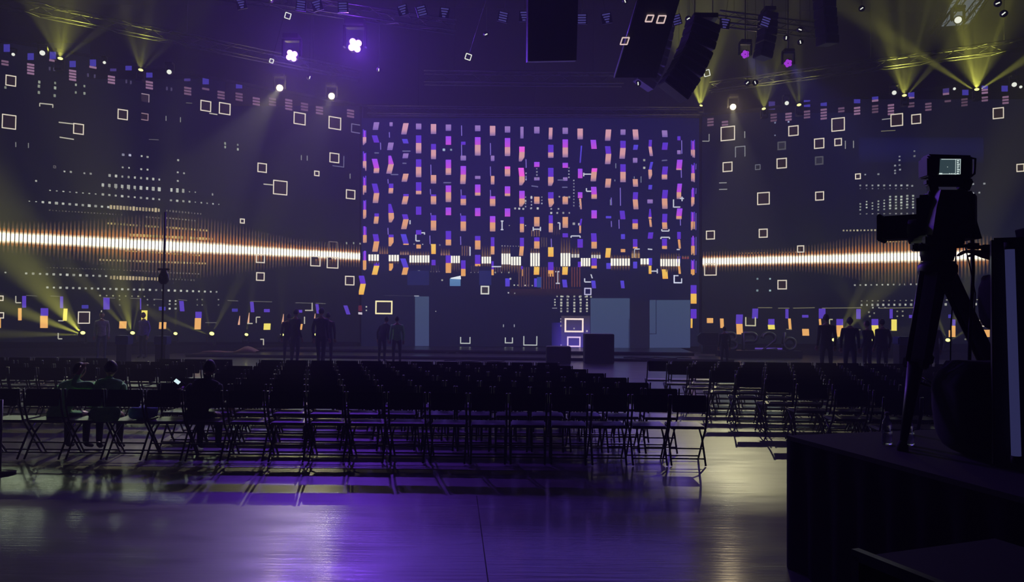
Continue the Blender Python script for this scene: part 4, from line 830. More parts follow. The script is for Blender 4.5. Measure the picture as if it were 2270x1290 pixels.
# scattered small glints, painted as glowing bars on unlit fixtures on hidden rigging
gl = [(1078, 76, 25), (601, 0, 25), (1386, 2, 24), (1525, 42, 24), (1505, 112, 24), (1528, 70, 24), (1415, 185, 24), (1657, 184, 25), (1675, 183, 25), (1773, 66, 24), (1742, 84, 24), (1775, 93, 24), (1911, 19, 24), (2212, 8, 20), (2226, 30, 20), (1823, 40, 24), (686, 172, 27), (840, 155, 27)]
for i, (px, py, Y) in enumerate(gl):
    p = at_y(px, py, Y); r = empty('small_spot_light', p); tag(r, 'small dark fixture with a faint glint hanging high above the hall', 'stage light', 'small dark fixtures with faint glints overhead')
    q = align((CAM - p) + Vector((random.uniform(-3, 3), 0, random.uniform(-2, 2))))
    m = MB(); m.lathe([(.07, -.16), (.09, -.1), (.09, .1), (.1, .14)], 'black', q=q, seg=12); m.build('housing', r)
    m = MB(); m.box(q @ Vector((0, 0, .145)), (.1, .03, .012), 'e_white', q @ Euler((0, 0, random.uniform(0, 3))).to_matrix()); m.build('lens', r)  # emissive bar stands in for a glint; the fixture itself is unlit
    m = MB(); m.tube([(0, 0, .08), (0, 0, ZC - p.z - .02)], 0.006, 'blackmetal', 4); m.build('hanging_cable', r)
# thin upright stand with a small remote camera head before the left wall
p = at_y(361, 690, 15.0); p.z = 0
r = empty('remote_camera_stand', p); tag(r, 'slim dark mast with a small remote camera before the left LED wall', 'camera')
zz = at_y(361, 597, 15.0).z; zt = at_y(361, 470, 15.0).z
m = MB(); m.tube([(0, 0, 0.03), (0, 0, zt)], 0.02, 'blackmetal', 8); m.build('mast', r)
m = MB(); m.lathe([(.28, 0), (.28, .02), (.05, .05)], 'blackmetal', seg=20); m.build('base', r)
m = MB(); m.box((0, 0, zz), (.24, .05, .04), 'black', bev=.01); m.build('crossbar', r)
m = MB(); m.lathe([(.05, -.3), (.1, -.24), (.1, -.12), (.06, -.06), (.05, 0)], 'black', c=(0, 0, zz), seg=16); hd = m.build('camera_head', r)
m = MB(); m.lathe([(.04, 0), (.045, .05)], 'lens', c=(0, -.09, zz - .18), q=align((0, -1, 0)), seg=12); m.build('lens', hd)

# ------------------------------------------------------------------ folding chairs
def chair_parts():
    d = {}
    m = MB(); m.box((0, 0.0, 0.445), (0.42, 0.40, 0.035), 'chair', bev=0.014); d['seat'] = m
    m = MB()
    q = Euler((R(-8), 0, 0)).to_matrix(); m.box((0, -0.25, 0.735), (0.40, 0.025, 0.20), 'chairback', q, bev=0.01); d['backrest'] = m
    for s, k in ((-1, 'frame_left'), (1, 'frame_right')):
        m = MB(); m.tube([(s * .215, -.265, .84), (s * .215, -.235, .62), (s * .215, -.17, .45), (s * .215, .20, 0.012)], 0.012, 'tube', 8); d[k] = m
        m = MB(); m.tube([(s * .20, .14, .43), (s * .20, -.05, .30), (s * .20, -.24, 0.012)], 0.012, 'tube', 8); d['leg_' + str(s)] = m
    m = MB(); m.tube([(-.2, -.20, .085), (.2, -.20, .085)], 0.009, 'tube', 6); d['bar1'] = m
    m = MB(); m.tube([(-.2, -.12, .19), (.2, -.12, .19)], 0.009, 'tube', 6); d['bar2'] = m
    m = MB(); m.tube([(-.215, .17, .05), (.215, .17, .05)], 0.009, 'tube', 6); d['bar3'] = m
    return d
CP = chair_parts()
NAMES = {'seat': 'seat', 'backrest': 'backrest', 'frame_left': 'side_tube', 'frame_right': 'side_tube', 'leg_-1': 'leg', 'leg_1': 'leg', 'bar1': 'crossbar', 'bar2': 'crossbar', 'bar3': 'crossbar'}
CM = {k: v.mesh(NAMES[k]) for k, v in CP.items()}
allm = MB()
for v in CP.values():
    b = len(allm.v); allm.v += v.v
    for f, mi, sm in zip(v.f, v.m, v.sm): allm.f.append([b + x for x in f]); allm.m.append(allm._mi(v.mats[mi])); allm.sm.append(sm)
ALL = allm.mesh('folding_chair')
PITCH_ROW, Y0 = 0.76, 8.95
def xend(Y): return 2.34 - 0.268 * (Y - 8.9)
spots = []                                     # (x, y, block, row, seat number from the aisle)
for k in range(22):
    Y = Y0 + k * PITCH_ROW
    x = xend(Y) - 0.22; j = 0
    while x > -(Y * 1150 / F) - 0.4 and x > -15:
        if not (-5.15 < x < -4.62 and k > 2) and not (x < -4.55 and 0 < k < 4) and Y < 15.0 and not (abs(Y - 15) < .75 and abs(x - at_y(361, 690, 15).x) < .6): spots.append((x, Y, 'c', k, j)); j += 1
        x -= 0.475
    if Y < 15.6:
        x = xend(Y) + 2.25; j = 0
        lim = (2.0 + (5.33 - 0) * 0) if k < 0 else Y * 1150 / F + 0.4
        while x < lim and x < 15:
            spots.append((x, Y, 'r', k, j)); x += 0.475; j += 1
spots.sort(key=lambda s: math.hypot(s[0], s[1]))
near, rest = spots[:300], spots[300:]
jit = random.Random(3)
for i, (x, y, bl, k, j) in enumerate(near):
    rz = jit.uniform(-.04, .04); x += jit.uniform(-.012, .012); y += jit.uniform(-.02, .02)
    blk = 'centre block' if bl == 'c' else 'right-hand block'
    row = 'nearest row' if k == 0 else ORD[k] + ' row'
    lab = 'black folding chair, %s of the %s, %s' % (row, blk, ('aisle end' if j == 0 else ORD[j] + ' from the aisle'))
    if bl == 'c' and j > 22: lab = lab
    g = 'folding chairs of the ' + blk
    if i < 90:
        r = empty('folding_chair', (x, y, 0), (0, 0, rz)); tag(r, lab, 'chair', g)
        for kk, me in CM.items(): link(bpy.data.objects.new(NAMES[kk], me), r)
    else:
        o = bpy.data.objects.new('folding_chair', ALL); o.location = (x, y, 0); o.rotation_euler = (0, 0, rz)
        tag(link(o), lab, 'chair', g)
far = MB()
for (x, y, bl, k, j) in rest:
    b = len(far.v); far.v += [(a + x, c_ + y, z) for a, c_, z in allm.v]
    for f, mi, sm in zip(allm.f, allm.m, allm.sm): far.f.append([b + q for q in f]); far.m.append(far._mi(allm.mats[mi])); far.sm.append(sm)
if far.v: tag(far.build('folding_chairs'), 'rows of black folding chairs far back, fading into the dark before the stage', 'chair', kind='stuff')

# ------------------------------------------------------------------ people
def skin_mesh(name, verts, edges, root=0, sub=1):
    me = bpy.data.meshes.new(name); me.from_pydata([v[:3] for v in verts], edges, [])
    o = bpy.data.objects.new(name, me); C.objects.link(o)
    md = o.modifiers.new('s', 'SKIN'); md.use_smooth_shade = True
    for i, v in enumerate(verts):
        sv = me.skin_vertices[0].data[i]; rr = v[3]; sv.radius = rr if isinstance(rr, tuple) else (rr, rr); sv.use_root = (i == root)
    if sub: s = o.modifiers.new('d', 'SUBSURF'); s.levels = sub; s.render_levels = sub
    dg = bpy.context.evaluated_depsgraph_get(); dg.update()
    nm = bpy.data.meshes.new_from_object(o.evaluated_get(dg))
    bpy.data.objects.remove(o, do_unlink=True); bpy.data.meshes.remove(me)
    return nm
def head_mesh(bm, c, q, s=1.0):
    """head with brow, nose, lips, chin, ears; returns nothing, adds to bm (material 1 skin, 2 hair)"""
    r = bmesh.ops.create_icosphere(bm, subdivisions=3, radius=1.0)
    vs = r['verts']; fs = set(f for v in vs for f in v.link_faces)
    for v in vs:
        x, y, z = v.co
        X = x * 0.076; Y = y * 0.098; Z = z * 0.118
        if z < -0.1: X *= 1 + z * 0.28; Y *= 1 + z * 0.12
        if y < -0.55:                                    # face is -Y
            if abs(x) < 0.16 and -0.35 < z < 0.12: Y -= 0.024 * (1 - abs(x) / .16) * (1 - (z + .12) ** 2 * 6)
            if 0.10 < abs(x) < 0.55 and 0.02 < z < 0.25: Y += 0.009
            if abs(x) < 0.3 and -0.62 < z < -0.45: Y -= 0.006
            if abs(x) < 0.3 and z < -0.8: Y -= 0.01
        if abs(x) > 0.93 and abs(z) < 0.3 and -.2 < y < .3: X *= 1.16
        v.co = Vector((X, Y, Z))
    for f in fs:
        cc = f.calc_center_median()
        hair = cc.z > 0.062 or (cc.y > 0.012 and cc.z > -0.055)
        f.material_index = 2 if hair else 1; f.smooth = True
        if hair:
            pass
    for v in vs:
        if v.co.z > 0.062 or (v.co.y > 0.012 and v.co.z > -0.055): v.co *= 1.07
    for v in vs: v.co = c + q @ (v.co * s)
    # eyes
    for k in (-1, 1):
        e = bmesh.ops.create_icosphere(bm, subdivisions=1, radius=0.011 * s)
        for v in e['verts']: v.co = c + q @ (v.co + Vector((k * 0.030 * s, -0.083 * s, 0.012 * s)))
        for f in set(f for v in e['verts'] for f in v.link_faces): f.material_index = 2
def hand_nodes(V, E_, wi, wrist, d, side, up, s=1.0, curl=0.4):
    """palm and five fingers growing from vertex wi"""
    d = d.normalized(); side = side.normalized(); up = up.normalized()
    palm = wrist + d * 0.055 * s
    pi = len(V); V.append((*palm, (0.036 * s, 0.017 * s))); E_.append((wi, pi))
    for k, (o, L) in enumerate(((-.030, .068), (-.010, .078), (.010, .073), (.029, .058))):
        base = wrist + d * 0.088 * s + side * o * s
        bi = len(V); V.append((*base, 0.0095 * s)); E_.append((pi, bi))
        p1 = base + (d * math.cos(curl) - up * math.sin(curl)) * L * .5 * s
        p2 = p1 + (d * math.cos(curl * 2.4) - up * math.sin(curl * 2.4)) * L * .5 * s
        V.append((*p1, 0.0088 * s)); E_.append((bi, bi + 1)); V.append((*p2, 0.0075 * s)); E_.append((bi + 1, bi + 2))
    t0 = wrist + d * 0.03 * s - side * 0.035 * s - up * .004
    ti = len(V); V.append((*t0, 0.012 * s)); E_.append((wi, ti))
    V.append((*(t0 + (d * .7 - side * .5 - up * .3) * 0.035 * s), 0.0105 * s)); E_.append((ti, ti + 1))
    V.append((*(t0 + (d * 1.0 - side * .5 - up * .6) * 0.06 * s), 0.0085 * s)); E_.append((ti + 1, ti + 2))
def person(loc, rz, label, pose='stand', top='cloth_black', legs='jeans', H=1.74, group=None, arms=None, lean=0.0, hands=True):
    """one continuous skinned body; arms: (left hand, right hand) targets in local metres"""
    k = H / 1.74
    pel = Vector((0, 0, 0.93)) if pose != 'sit' else Vector((0, 0.0, 0.575))
    V = [(*pel, (0.15, 0.10))]; E_ = []
    L = Vector((0, -lean, 0))
    def add(p, r, par): V.append((*p, r)); E_.append((par, len(V) - 1)); return len(V) - 1
    th = math.asin(min(.9, lean / .47)); tz = math.cos(th); ch = pel + Vector((0, -lean * .5, 0.23 * tz)); b1 = add(ch, (0.135, 0.095), 0)
    sh = pel + Vector((0, -lean, 0.47 * tz)); b2 = add(sh, (0.155, 0.10), b1)
    nk = pel + Vector((0, -lean * 1.16, 0.545 * tz)); b3 = add(nk, 0.07, b2)
    hb = pel + Vector((0, -lean * 1.26 - .01, 0.60 * tz)); b4 = add(hb, 0.062, b3)
    A = arms or (Vector((-.235, -.05, pel.z - .09)), Vector((.235, -.05, pel.z - .09)))
    for s, tgt in zip((-1, 1), A):
        sp = sh + Vector((s * .185, 0, .005)); a1 = add(sp, 0.062, b2)
        tgt = Vector(tgt); d = tgt - sp; Ld = min(d.length, 0.545); d.normalize(); tgt = sp + d * Ld
        h = math.sqrt(max(0.0001, 0.29 ** 2 - (Ld / 2) ** 2)) if Ld < .58 else 0.01
        side = Vector((s * .15, .6, -.6)); side = (side - d * side.dot(d)).normalized()
        el = sp + d * Ld / 2 + side * h; a2 = add(el, 0.050, a1); a3 = add(tgt, 0.032, a2)
        fd = (tgt - el).normalized(); sd = fd.cross(Vector((0, 0, 1)));
        if sd.length < .1: sd = Vector((0, -1, 0))
        if hands: hand_nodes(V, E_, a3, tgt, fd, sd * (1 if s > 0 else -1), sd.cross(fd))
        else: add(tgt + fd * .09, .032, a3)
    for s in (-1, 1):
        if pose == 'sit':
            hp = pel + Vector((s * .10, 0, -.03)); l1 = add(hp, 0.085, 0); kn = Vector((s * .13, -.44, .50)); l2 = add(kn, 0.062, l1)
            an = Vector((s * .13, -.42, .09)); l3 = add(an, 0.042, l2); ft = Vector((s * .14, -.58, .04)); add(ft, (0.045, 0.03), l3)
        else:
            st = 0.10 if pose == 'walk' else 0.0
            hp = pel + Vector((s * .10, 0, -.06)); l1 = add(hp, 0.090, 0); kn = Vector((s * .115, -.02 - s * st, .49)); l2 = add(kn, 0.063, l1)
            an = Vector((s * .12, .02 - s * st * 1.8, .09)); l3 = add(an, 0.042, l2); ft = Vector((s * .14, -.13 - s * st * 1.8, .038)); add(ft, (0.045, 0.03), l3)
    me = skin_mesh('person', V, E_)
    bm = bmesh.new(); bm.from_mesh(me)
    for f in bm.faces:
        c = f.calc_center_median(); f.smooth = True
        armz = abs(c.x) > 0.2
        if c.z > pel.z + 0.52: f.material_index = 1
        elif c.z < 0.07: f.material_index = 4
        elif (c.z < pel.z - 0.01 and not armz) or c.z < 0.3: f.material_index = 3
        else: f.material_index = 0
        for tgt_i, (s, t) in enumerate(zip((-1, 1), A)):
            pass
    # bare hands
    for s, t in zip((-1, 1), A):
        t = Vector(t); sp = sh + Vector((s * .185, 0, .005)); d = t - sp
        if d.length > .545: t = sp + d.normalized() * .545
        for f in bm.faces:
            if (f.calc_center_median() - t).length < 0.20 and (abs(f.calc_center_median().x) > .18 or f.calc_center_median().y < -.2) and (f.calc_center_median() - t).dot(t - sp) > -0.002 and f.material_index in (0, 3) and abs(f.calc_center_median().x - t.x) < .2: f.material_index = 1
    head_mesh(bm, hb + Vector((0, -.02, .115)), Euler((lean * .8, 0, 0)).to_matrix())
    zmin = min(v.co.z for v in bm.verts)
    for v in bm.verts: v.co.z -= zmin if pose != 'sit' else 0; v.co *= k
    me.materials.clear()
    for q in (top, 'skin', 'hair', legs, 'rubber'): me.materials.append(M_[q])
    bm.to_mesh(me); bm.free()
    o = bpy.data.objects.new('person', me); o.location = loc; o.rotation_euler = (0, 0, rz)
    return tag(link(o), label, 'person', group)
def stand_at(px, py, Y, rz, label, **k):
    p = at_y(px, py, Y); p.z = k.pop('z', 0.0); return person(p, rz, label, **k)
g = 'people before the stage'
stand_at(655, 700, 24.0, 2.6, 'person in dark clothes standing before the left of the stage, nearer of the pair', group=g, H=1.8)
stand_at(640, 700, 25.2, 3.3, 'person in dark clothes half hidden behind the nearer one, left of the stage', group=g, H=1.65)
stand_at(712, 700, 23.0, 3.0, 'person in a greyish top standing a step right of the dark pair', group=g, top='cloth_grey', H=1.84, pose='walk')
stand_at(727, 700, 24.3, 3.4, 'person in dark clothes beside the one in a greyish top', group=g, top='cloth_grey', H=1.7)
stand_at(847, 740, 25.5, 2.7, 'person in dark clothes bending at the stage edge left of the slate-blue panel', group=g, H=1.62, lean=.2)
stand_at(880, 740, 24.6, 3.4, 'person with a greenish top beside the bending one at the stage edge', group=g, top='cloth_green', H=1.6)
stand_at(1606, 740, 25.0, 3.1, 'person in dark clothes standing below the outlined letter sign', group=g, H=1.35)
stand_at(1832, 700, 21.5, 3.0, 'tall person in black standing left of the bright yellow floor lamp', group=g, H=1.8)
stand_at(1884, 700, 21.0, 2.7, 'person in black right of the bright yellow floor lamp', group=g, H=1.72, pose='walk')
stand_at(1923, 700, 22.5, 3.6, 'person in black behind the small yellow floor lamp', group=g, H=1.62)
stand_at(1956, 700, 22.0, 3.2, 'person in black nearest to the tripod leg, left side', group=g, H=1.68)
stand_at(2068, 700, 21.0, 3.1, 'person in black seen just right of the thick tripod leg', group=g, H=1.68)
p = WL.hit(225, 742, 2.4); person((p.x, p.y, 0), 0.4, 'small distant person in a white and blue top before the left wall', top='cloth_white', legs='blue_box', H=1.62, group=g)
p = WL.hit(318, 742, 2.4); person((p.x, p.y, 0), -0.3, 'small distant person in a violet top before the left wall', top='cloth_violet', H=1.62, group=g)
# seated crew in the near left block
def sit_at(px, Y, label, **k):
    x = at_y(px, 800, Y).x; return person((x, Y + 0.02, -0.08 if 0 else 0), math.pi + k.pop('turn', 0), label, pose='sit', **k)
sit_at(132, Y0 + .02, 'seated person in a green top at the left, seen from behind', top='cloth_green', H=1.55, arms=((-.25, -.42, .62), (.25, -.42, .62)), lean=.33)
sit_at(226, Y0 + .02, 'seated person in a green top with one arm raised, right of the first green top', top='cloth_green', H=1.55, arms=((-.25, -.42, .66), (.34, -.30, 1.16)), turn=.25, lean=.30)
sit_at(438, Y0 + .04, 'seated person in black holding up a glowing phone', H=1.55, arms=((-.25, -.4, .64), (.40, -.40, .86)), lean=.28)
ph = at_y(395, 847, 9.34)
m = MB(); m.box((0, 0, 0), (.075, .008, .15), 'black', bev=.003); o = m.build('phone', loc=ph, rot=(0.4, -.8, 0.1)); tag(o, 'glowing phone held up by the seated person in black', 'phone')
m = MB(); m.box((0, -.0055, 0.015), (.045, .002, .07), 'e_phone'); m.build('screen', o)
def softbag(loc, size, mk, label, name, cat, rot=(0, 0, 0)):
    bm = bmesh.new(); bmesh.ops.create_icosphere(bm, subdivisions=3, radius=1)
    rr = random.Random(len(label))
    for v in bm.verts:
        n = v.co.copy(); p_ = 0.55
        v.co = Vector([math.copysign(abs(c) ** p_, c) * s / 2 for c, s in zip(n, size)])
        v.co += n * 0.03 * max(size) * math.sin(n.x * 7 + n.z * 5) * .6
    for f in bm.faces: f.smooth = True
    me = bpy.data.meshes.new(name); bm.to_mesh(me); bm.free(); me.materials.append(M_[mk])
    o = bpy.data.objects.new(name, me); o.location = loc; o.rotation_euler = rot
    return tag(link(o), label, cat)
cx_ = lambda px, Y: at_y(px, 800, Y).x
softbag((cx_(236, 8.62), 8.62, .56), (.34, .10, .17), 'cloth_green', 'green cloth bag hanging on a chair below the raised arm', 'cloth_bag', 'bag')
softbag((cx_(322, 8.95), 8.93, .545), (.27, .3, .155), 'cloth_blue', 'pale blue folded jacket lying on a chair seat', 'folded_jacket', 'jacket')
# pale post cut by the left edge
p = at_y(1, 940, 8.0); m = MB(); m.tube([(0, 0, 0.0), (0, 0, at_y(1, 886, 8.0).z)], .02, 'alu', 10); m.lathe([(.16, 0), (.16, .015), (.03, .03)], 'blackmetal', seg=16)
tag(m.build('stand_post', loc=(p.x, p.y, 0)), 'pale metal post at the left edge beside the near chairs', 'post')
# ------------------------------------------------------------------ boxes and cabinets at the stage
def cabinet(px0, px1, ytop, Y, z0, label, name='speaker_cabinet', cat='loudspeaker', dep=.7):
    a, b = at_y(px0, ytop, Y), at_y(px1, ytop, Y); w_ = b.x - a.x; h = a.z - z0
    r = empty(name, ((a.x + b.x) / 2, Y + dep / 2, z0)); tag(r, label, cat)
    m = MB(); m.box((0, 0, h / 2), (w_, dep, h), 'black', bev=.02); m.build('box', r)
    m = MB(); m.box((0, -dep / 2 - .008, h / 2), (w_ * .86, .016, h * .86), 'rubber'); m.build('grille', r)
    return r
cabinet(1212, 1266, 768, 25.5, 0, 'low dark loudspeaker cabinet on the floor before the stage, left of the tall one')
cabinet(1297, 1362, 740, 25.9, 0, 'tall dark loudspeaker cabinet before the stage, hiding part of the slate-blue panel')
for i, (x0, x1, yt) in enumerate(((254, 282, 744), (340, 368, 745))):
    Y = 22.5; a, b = at_y(x0, yt, Y), at_y(x1, yt, Y); z0 = at_y(x0, 764, Y).z
    r = empty('blue_case', ((a.x + b.x) / 2, Y + .2, 0)); tag(r, ['blue box on a dark stand, left of the person in violet', 'blue box on a dark stand, right of the person in violet'][i], 'box', 'blue boxes before the left wall')
    m = MB(); m.box((0, 0, (a.z + z0) / 2), (b.x - a.x, .35, a.z - z0), 'blue_box', bev=.02); m.build('box', r)
    m = MB(); m.box((0, 0, z0 / 2), ((b.x - a.x) * .8, .3, z0), 'black'); m.build('stand', r)
r_ = empty('blue_case', (at_y(2005, 760, 22.5).x, 22.6, 0)); tag(r_, 'blue box on a dark stand left of the thick tripod leg', 'box', 'blue boxes before the right wall')
m = MB(); m.box((0, 0, 1.02), (.45, .4, .26), 'blue_box', bev=.04); m.build('box', r_); m = MB(); m.box((0, 0, .445), (.4, .35, .89), 'black'); m.build('stand', r_)
# pale cloth and props on the stage at the left
m = MB(); q0 = at_z(445, 776, .24); q1 = at_z(560, 778, .24); q2 = at_z(545, 768, .24)
m.add([q0 - q0, q1 - q0, q2 - q0, (q1 - q0) * .5 + Vector((0, .2, .16)), (q2 - q0) * .9 + Vector((0, 0, .12))], [(0, 1, 3), (1, 4, 3), (0, 3, 4), (0, 4, 2), (1, 2, 4), (0, 2, 1)], 'cloth_pinkish') if 0 else None
M_['cloth_tan'] = mat('tan_cloth', (170, 130, 120), .8, noise=(150, 112, 104), nscale=4)
# low folded sheet
Yf = 28.6; xa, xb = at_y(445, 776, Yf).x, at_y(565, 776, Yf).x
vs = []; nx = 14
for i in range(nx + 1):
    t = i / nx; x = xa + (xb - xa) * t; h = .1 + .03 + .20 * max(0, 1 - abs(t - .8) / .22) * (1 if t > .55 else .5) + .02 * math.sin(t * 9)
    for yy, hz in ((Yf, .104), (Yf + .15, h), (Yf + .5, h), (Yf + .65, .104)): vs.append((x, yy, hz))
fs = [(i * 4 + j, (i + 1) * 4 + j, (i + 1) * 4 + j + 1, i * 4 + j + 1) for i in range(nx) for j in range(3)] + [(i * 4, i * 4 + 3, (i + 1) * 4 + 3, (i + 1) * 4) for i in range(nx)]
m = MB(); m.add(vs, fs, 'cloth_tan', True); tag(m.build('folded_sheet'), 'tan sheet heaped on the stage at the left', 'cloth')

# ------------------------------------------------------------------ standing letters at the right of the stage
YS = 30.2
zb = 0.0
M_['letter'] = mat('letter_face', (20, 20, 26), .35, .4, noise=(28, 28, 36)); M_['rim'] = mat('letter_rim', (205, 205, 212), .4, .8, noise=(220, 220, 228))
sg = empty('letter_sign', (at_y(1680, 780, YS).x, YS, 0)); tag(sg, 'standing outlined sign BP26 at the right end of the stage, violet glow at its foot', 'sign')
def L2(px, py): q = at_y(px, py, YS) - Vector(sg.location); return Vector((q.x, 0, q.z))
def arc(cx, cy, rx, ry, a0, a1, n=12): return [L2(cx + rx * math.cos(R(a0 + (a1 - a0) * i / n)), cy + ry * math.sin(R(a0 + (a1 - a0) * i / n))) for i in range(n + 1)]
def letter(paths, name='letter'):
    o = MB(); i_ = MB()
    for pth in paths:
        o.tube(pth, .085, 'letter', 8); i_.tube([q + Vector((0.0, -.085, .03)) for q in pth], .03, 'rim', 6)
    l = o.build(name, sg); i_.build('rim', l); return l
letter([[L2(1604, 738), L2(1604, 776)], [L2(1604, 739)] + arc(1621, 747.5, 10, 8.5, -90, 90) + [L2(1604, 756)], [L2(1604, 756)] + arc(1622, 765.5, 11, 9.5, -90, 90) + [L2(1604, 775)]])
letter([[L2(1648, 738), L2(1648, 776)], [L2(1648, 739)] + arc(1666, 748.5, 11, 9.5, -90, 90) + [L2(1648, 758)]])
letter([arc(1704, 750, 14, 11.5, -180, 30) + [L2(1692, 775), L2(1722, 776)]])
letter([[L2(1739, 738), L2(1736, 762)], arc(1750, 763, 13, 13, -180, 180, 20)])
zp = L2(1683, 777).z + sg.location.z; m = MB(); m.box(Vector((L2(1683, 777).x, .1, zp / 2)) - Vector((0, 0, sg.location.z)), (3.4, .5, zp), 'letter'); m.build('plinth', sg)
m = MB(); a, b = L2(1676, 772.5), L2(1736, 773.5); m.box((a + b) / 2 + Vector((0, .12, 0)), (b.x - a.x, .04, .06), 'e_strip') if 0 else None
M_['e_strip'] = emis('violet_strip_glow', (92, 66, 170), 1.0)
m.box((a + b) / 2 + Vector((0, .12, 0)), (b.x - a.x, .04, .06), 'e_strip'); m.build('light_strip', sg)
m = MB(); hx = [(1548, 745), (1556, 738), (1594, 738), (1594, 766), (1558, 766), (1548, 757)]
P = [L2(*q) for q in hx]; m.add([p + Vector((0, .1, 0)) for p in P] + [p + Vector((0, .3, 0)) for p in P], [tuple(range(6)), tuple(range(6, 12))[::-1]] + [(i, (i + 1) % 6, 6 + (i + 1) % 6, 6 + i) for i in range(6)], 'letter')
m.box(L2(1575, 775) + Vector((0, .2, 0)), (.6, .3, .35), 'letter'); m.build('arrow_panel', sg)
sg.location.z += 0
zmin = 1e9

# ------------------------------------------------------------------ camera platform
CC = Vector((1.98, 5.33)); da = Vector((.27, -.963)).normalized(); db = Vector((.963, .27)).normalized(); HP = .93
plat = empty('camera_platform', (CC.x, CC.y, 0)); tag(plat, 'high platform draped in black cloth carrying the broadcast camera', 'platform')
pts = [Vector((0, 0)), da * 2.6, da * 2.6 + db * 3.4, db * 3.4]
m = MB(); quadbox([tuple(p) for p in pts], HP - .03, HP, 'carpet', m); m.build('platform_top', plat)
# pleated skirt
m = MB(); ring = []
for i in range(4):
    a, b = pts[i], pts[(i + 1) % 4]; n_ = int((b - a).length / .05); nn = Vector(((b - a).y, -(b - a).x)).normalized()
    for k in range(n_): ring.append((a + (b - a) * k / n_, nn, (len(ring))))
nr = len(ring); vs = []
for z, am in ((HP - .031, 0.0), (HP - .25, .012), (.3, .02), (.0, .026)):
    for (p_, nn, k) in ring: q = p_ + nn * am * math.sin(k * 1.35); vs.append((q.x, q.y, z))
fs = [(r_ * nr + i, r_ * nr + (i + 1) % nr, (r_ + 1) * nr + (i + 1) % nr, (r_ + 1) * nr + i) for r_ in range(3) for i in range(nr)]
m.add(vs, fs, 'drape', True); m.build('skirt', plat)

# road case with metal edges in the right foreground
c0 = Vector((at_y(1903, 1222, 2.45).x, 2.45)); zt = at_y(1903, 1222, 2.45).z
case = empty('road_case', (c0.x, c0.y, 0), (0, 0, -1.22)); tag(case, 'black road case with metal edges at the bottom right before the platform', 'case')
w1, d1 = 1.2, .62
zt = max(zt, .6)
case.location = (c0.x, c0.y, 0)
m = MB(); m.box((w1 / 2, -d1 / 2 + d1, zt / 2), (w1 - .02, d1 - .02, zt - .02), 'case', bev=.008); m.build('body', case)
m = MB()
for (a, b) in (((0, 0), (w1, 0)),):
    m.box(((a[0] + b[0]) / 2, (a[1] + b[1]) / 2, zt - .012), (abs(b[0] - a[0]) + .03, abs(b[1] - a[1]) + .03, .034), 'case_edge')
for a in ((0, 0), (w1, 0)): m.box((a[0], a[1], zt / 2), (.03, .03, zt - .03), 'case_edge')
m.build('edge_profile', case)
m = MB(); m.box((w1 / 2, -.004, zt - .16), (.2, .02, .12), 'case_edge', bev=.004); m.build('latch', case)
m = MB(); m.box((w1 / 2, -.0, zt - .09), (w1 - .06, .012, .012), 'case_edge'); m.build('lid_rim', case)

# ------------------------------------------------------------------ broadcast camera on tripod
YT = 4.95
def T(px, py, Y=YT): return at_y(px, py, Y)
tb = T(2078, 575)
trip = empty('camera_tripod', (tb.x, tb.y, HP)); tag(trip, 'heavy black camera tripod standing on the draped platform', 'tripod')
o0 = Vector(trip.location)
def rel(p, b=o0): return p - b
def foot(px, Y): q = at_y(px, 900, Y); q.z = HP + .015; return q
top_ = T(2078, 600)
legs = [(T(2062, 606, 4.9), foot(2000, 4.78)), (T(2098, 606, 5.0), foot(2268, 5.25)), (T(2078, 606, 5.02), foot(2010, 5.45))]
for i, (a, b) in enumerate(legs):
    m = MB(); d = (b - a); s_ = d.cross(Vector((0, 1, 0))).normalized(); wd = .05 if i else .055
    mid = a + d * .52
    for k in (-1, 1): m.tube([rel(a + s_ * wd * k), rel(mid + s_ * wd * k)], .017, 'blackmetal', 8)
    m.box(rel(mid), (.16 if i != 1 else .12, .06, .07), 'black', align(d), bev=.01)
    m.box(rel(a + d * .25), (.13, .035, d.length * .5), 'black', (align(d) @ Matrix.Identity(3)))
    m.tube([rel(mid), rel(b)], .026 if i else .05, 'black', 10, r1=.02)
    lg = m.build('leg', trip); f_ = MB(); f_.lathe([(.035, -.013), (.035, .02), (.02, .05)], 'rubber', c=rel(b), seg=12); f_.build('rubber_foot', lg)
m = MB()
for a, b in ((0, 1), (1, 2), (2, 0)):
    pa, pb = legs[a][0] + (legs[a][1] - legs[a][0]) * .62, legs[b][0] + (legs[b][1] - legs[b][0]) * .62
    ctr = sum((l[0] + (l[1] - l[0]) * .7 for l in legs), Vector()) / 3
    m.tube([rel(pa), rel(ctr)], .01, 'blackmetal', 6)
m.build('spreader', trip)
m = MB(); m.lathe([(.09, -.12), (.12, -.04), (.12, 0), (.10, .03)], 'black', c=rel(T(2078, 590)), seg=20); m.build('bowl', trip)
m = MB(); m.lathe([(.095, .0), (.105, .04), (.105, .13), (.085, .17)], 'black', c=rel(T(2078, 578)), seg=20); m.box(rel(T(2078, 535)), (.26, .2, .07), 'black', bev=.012); m.tube([rel(T(2050, 555)), rel(T(2106, 555))], .05, 'black', 14); m.build('fluid_head', trip)
m = MB(); m.tube([rel(T(2095, 548)), rel(T(2140, 545, 4.8)), rel(T(2225, 552, 4.6)), rel(T(2262, 556, 4.5))], .012, 'black', 8); m.tube([rel(T(2146, 545, 4.78)), rel(T(2170, 546, 4.74))], .022, 'black', 10); m.box(rel(T(2187, 551, 4.68)), (.06, .04, .05), 'black', bev=.01); m.build('pan_bar', trip)
cm = empty('broadcast_camera', T(2090, 470)); tag(cm, 'black broadcast camera on the tripod, seen from behind, with lit viewfinder screen', 'camera')
o1 = Vector(cm.location); rc = lambda p: p - o1
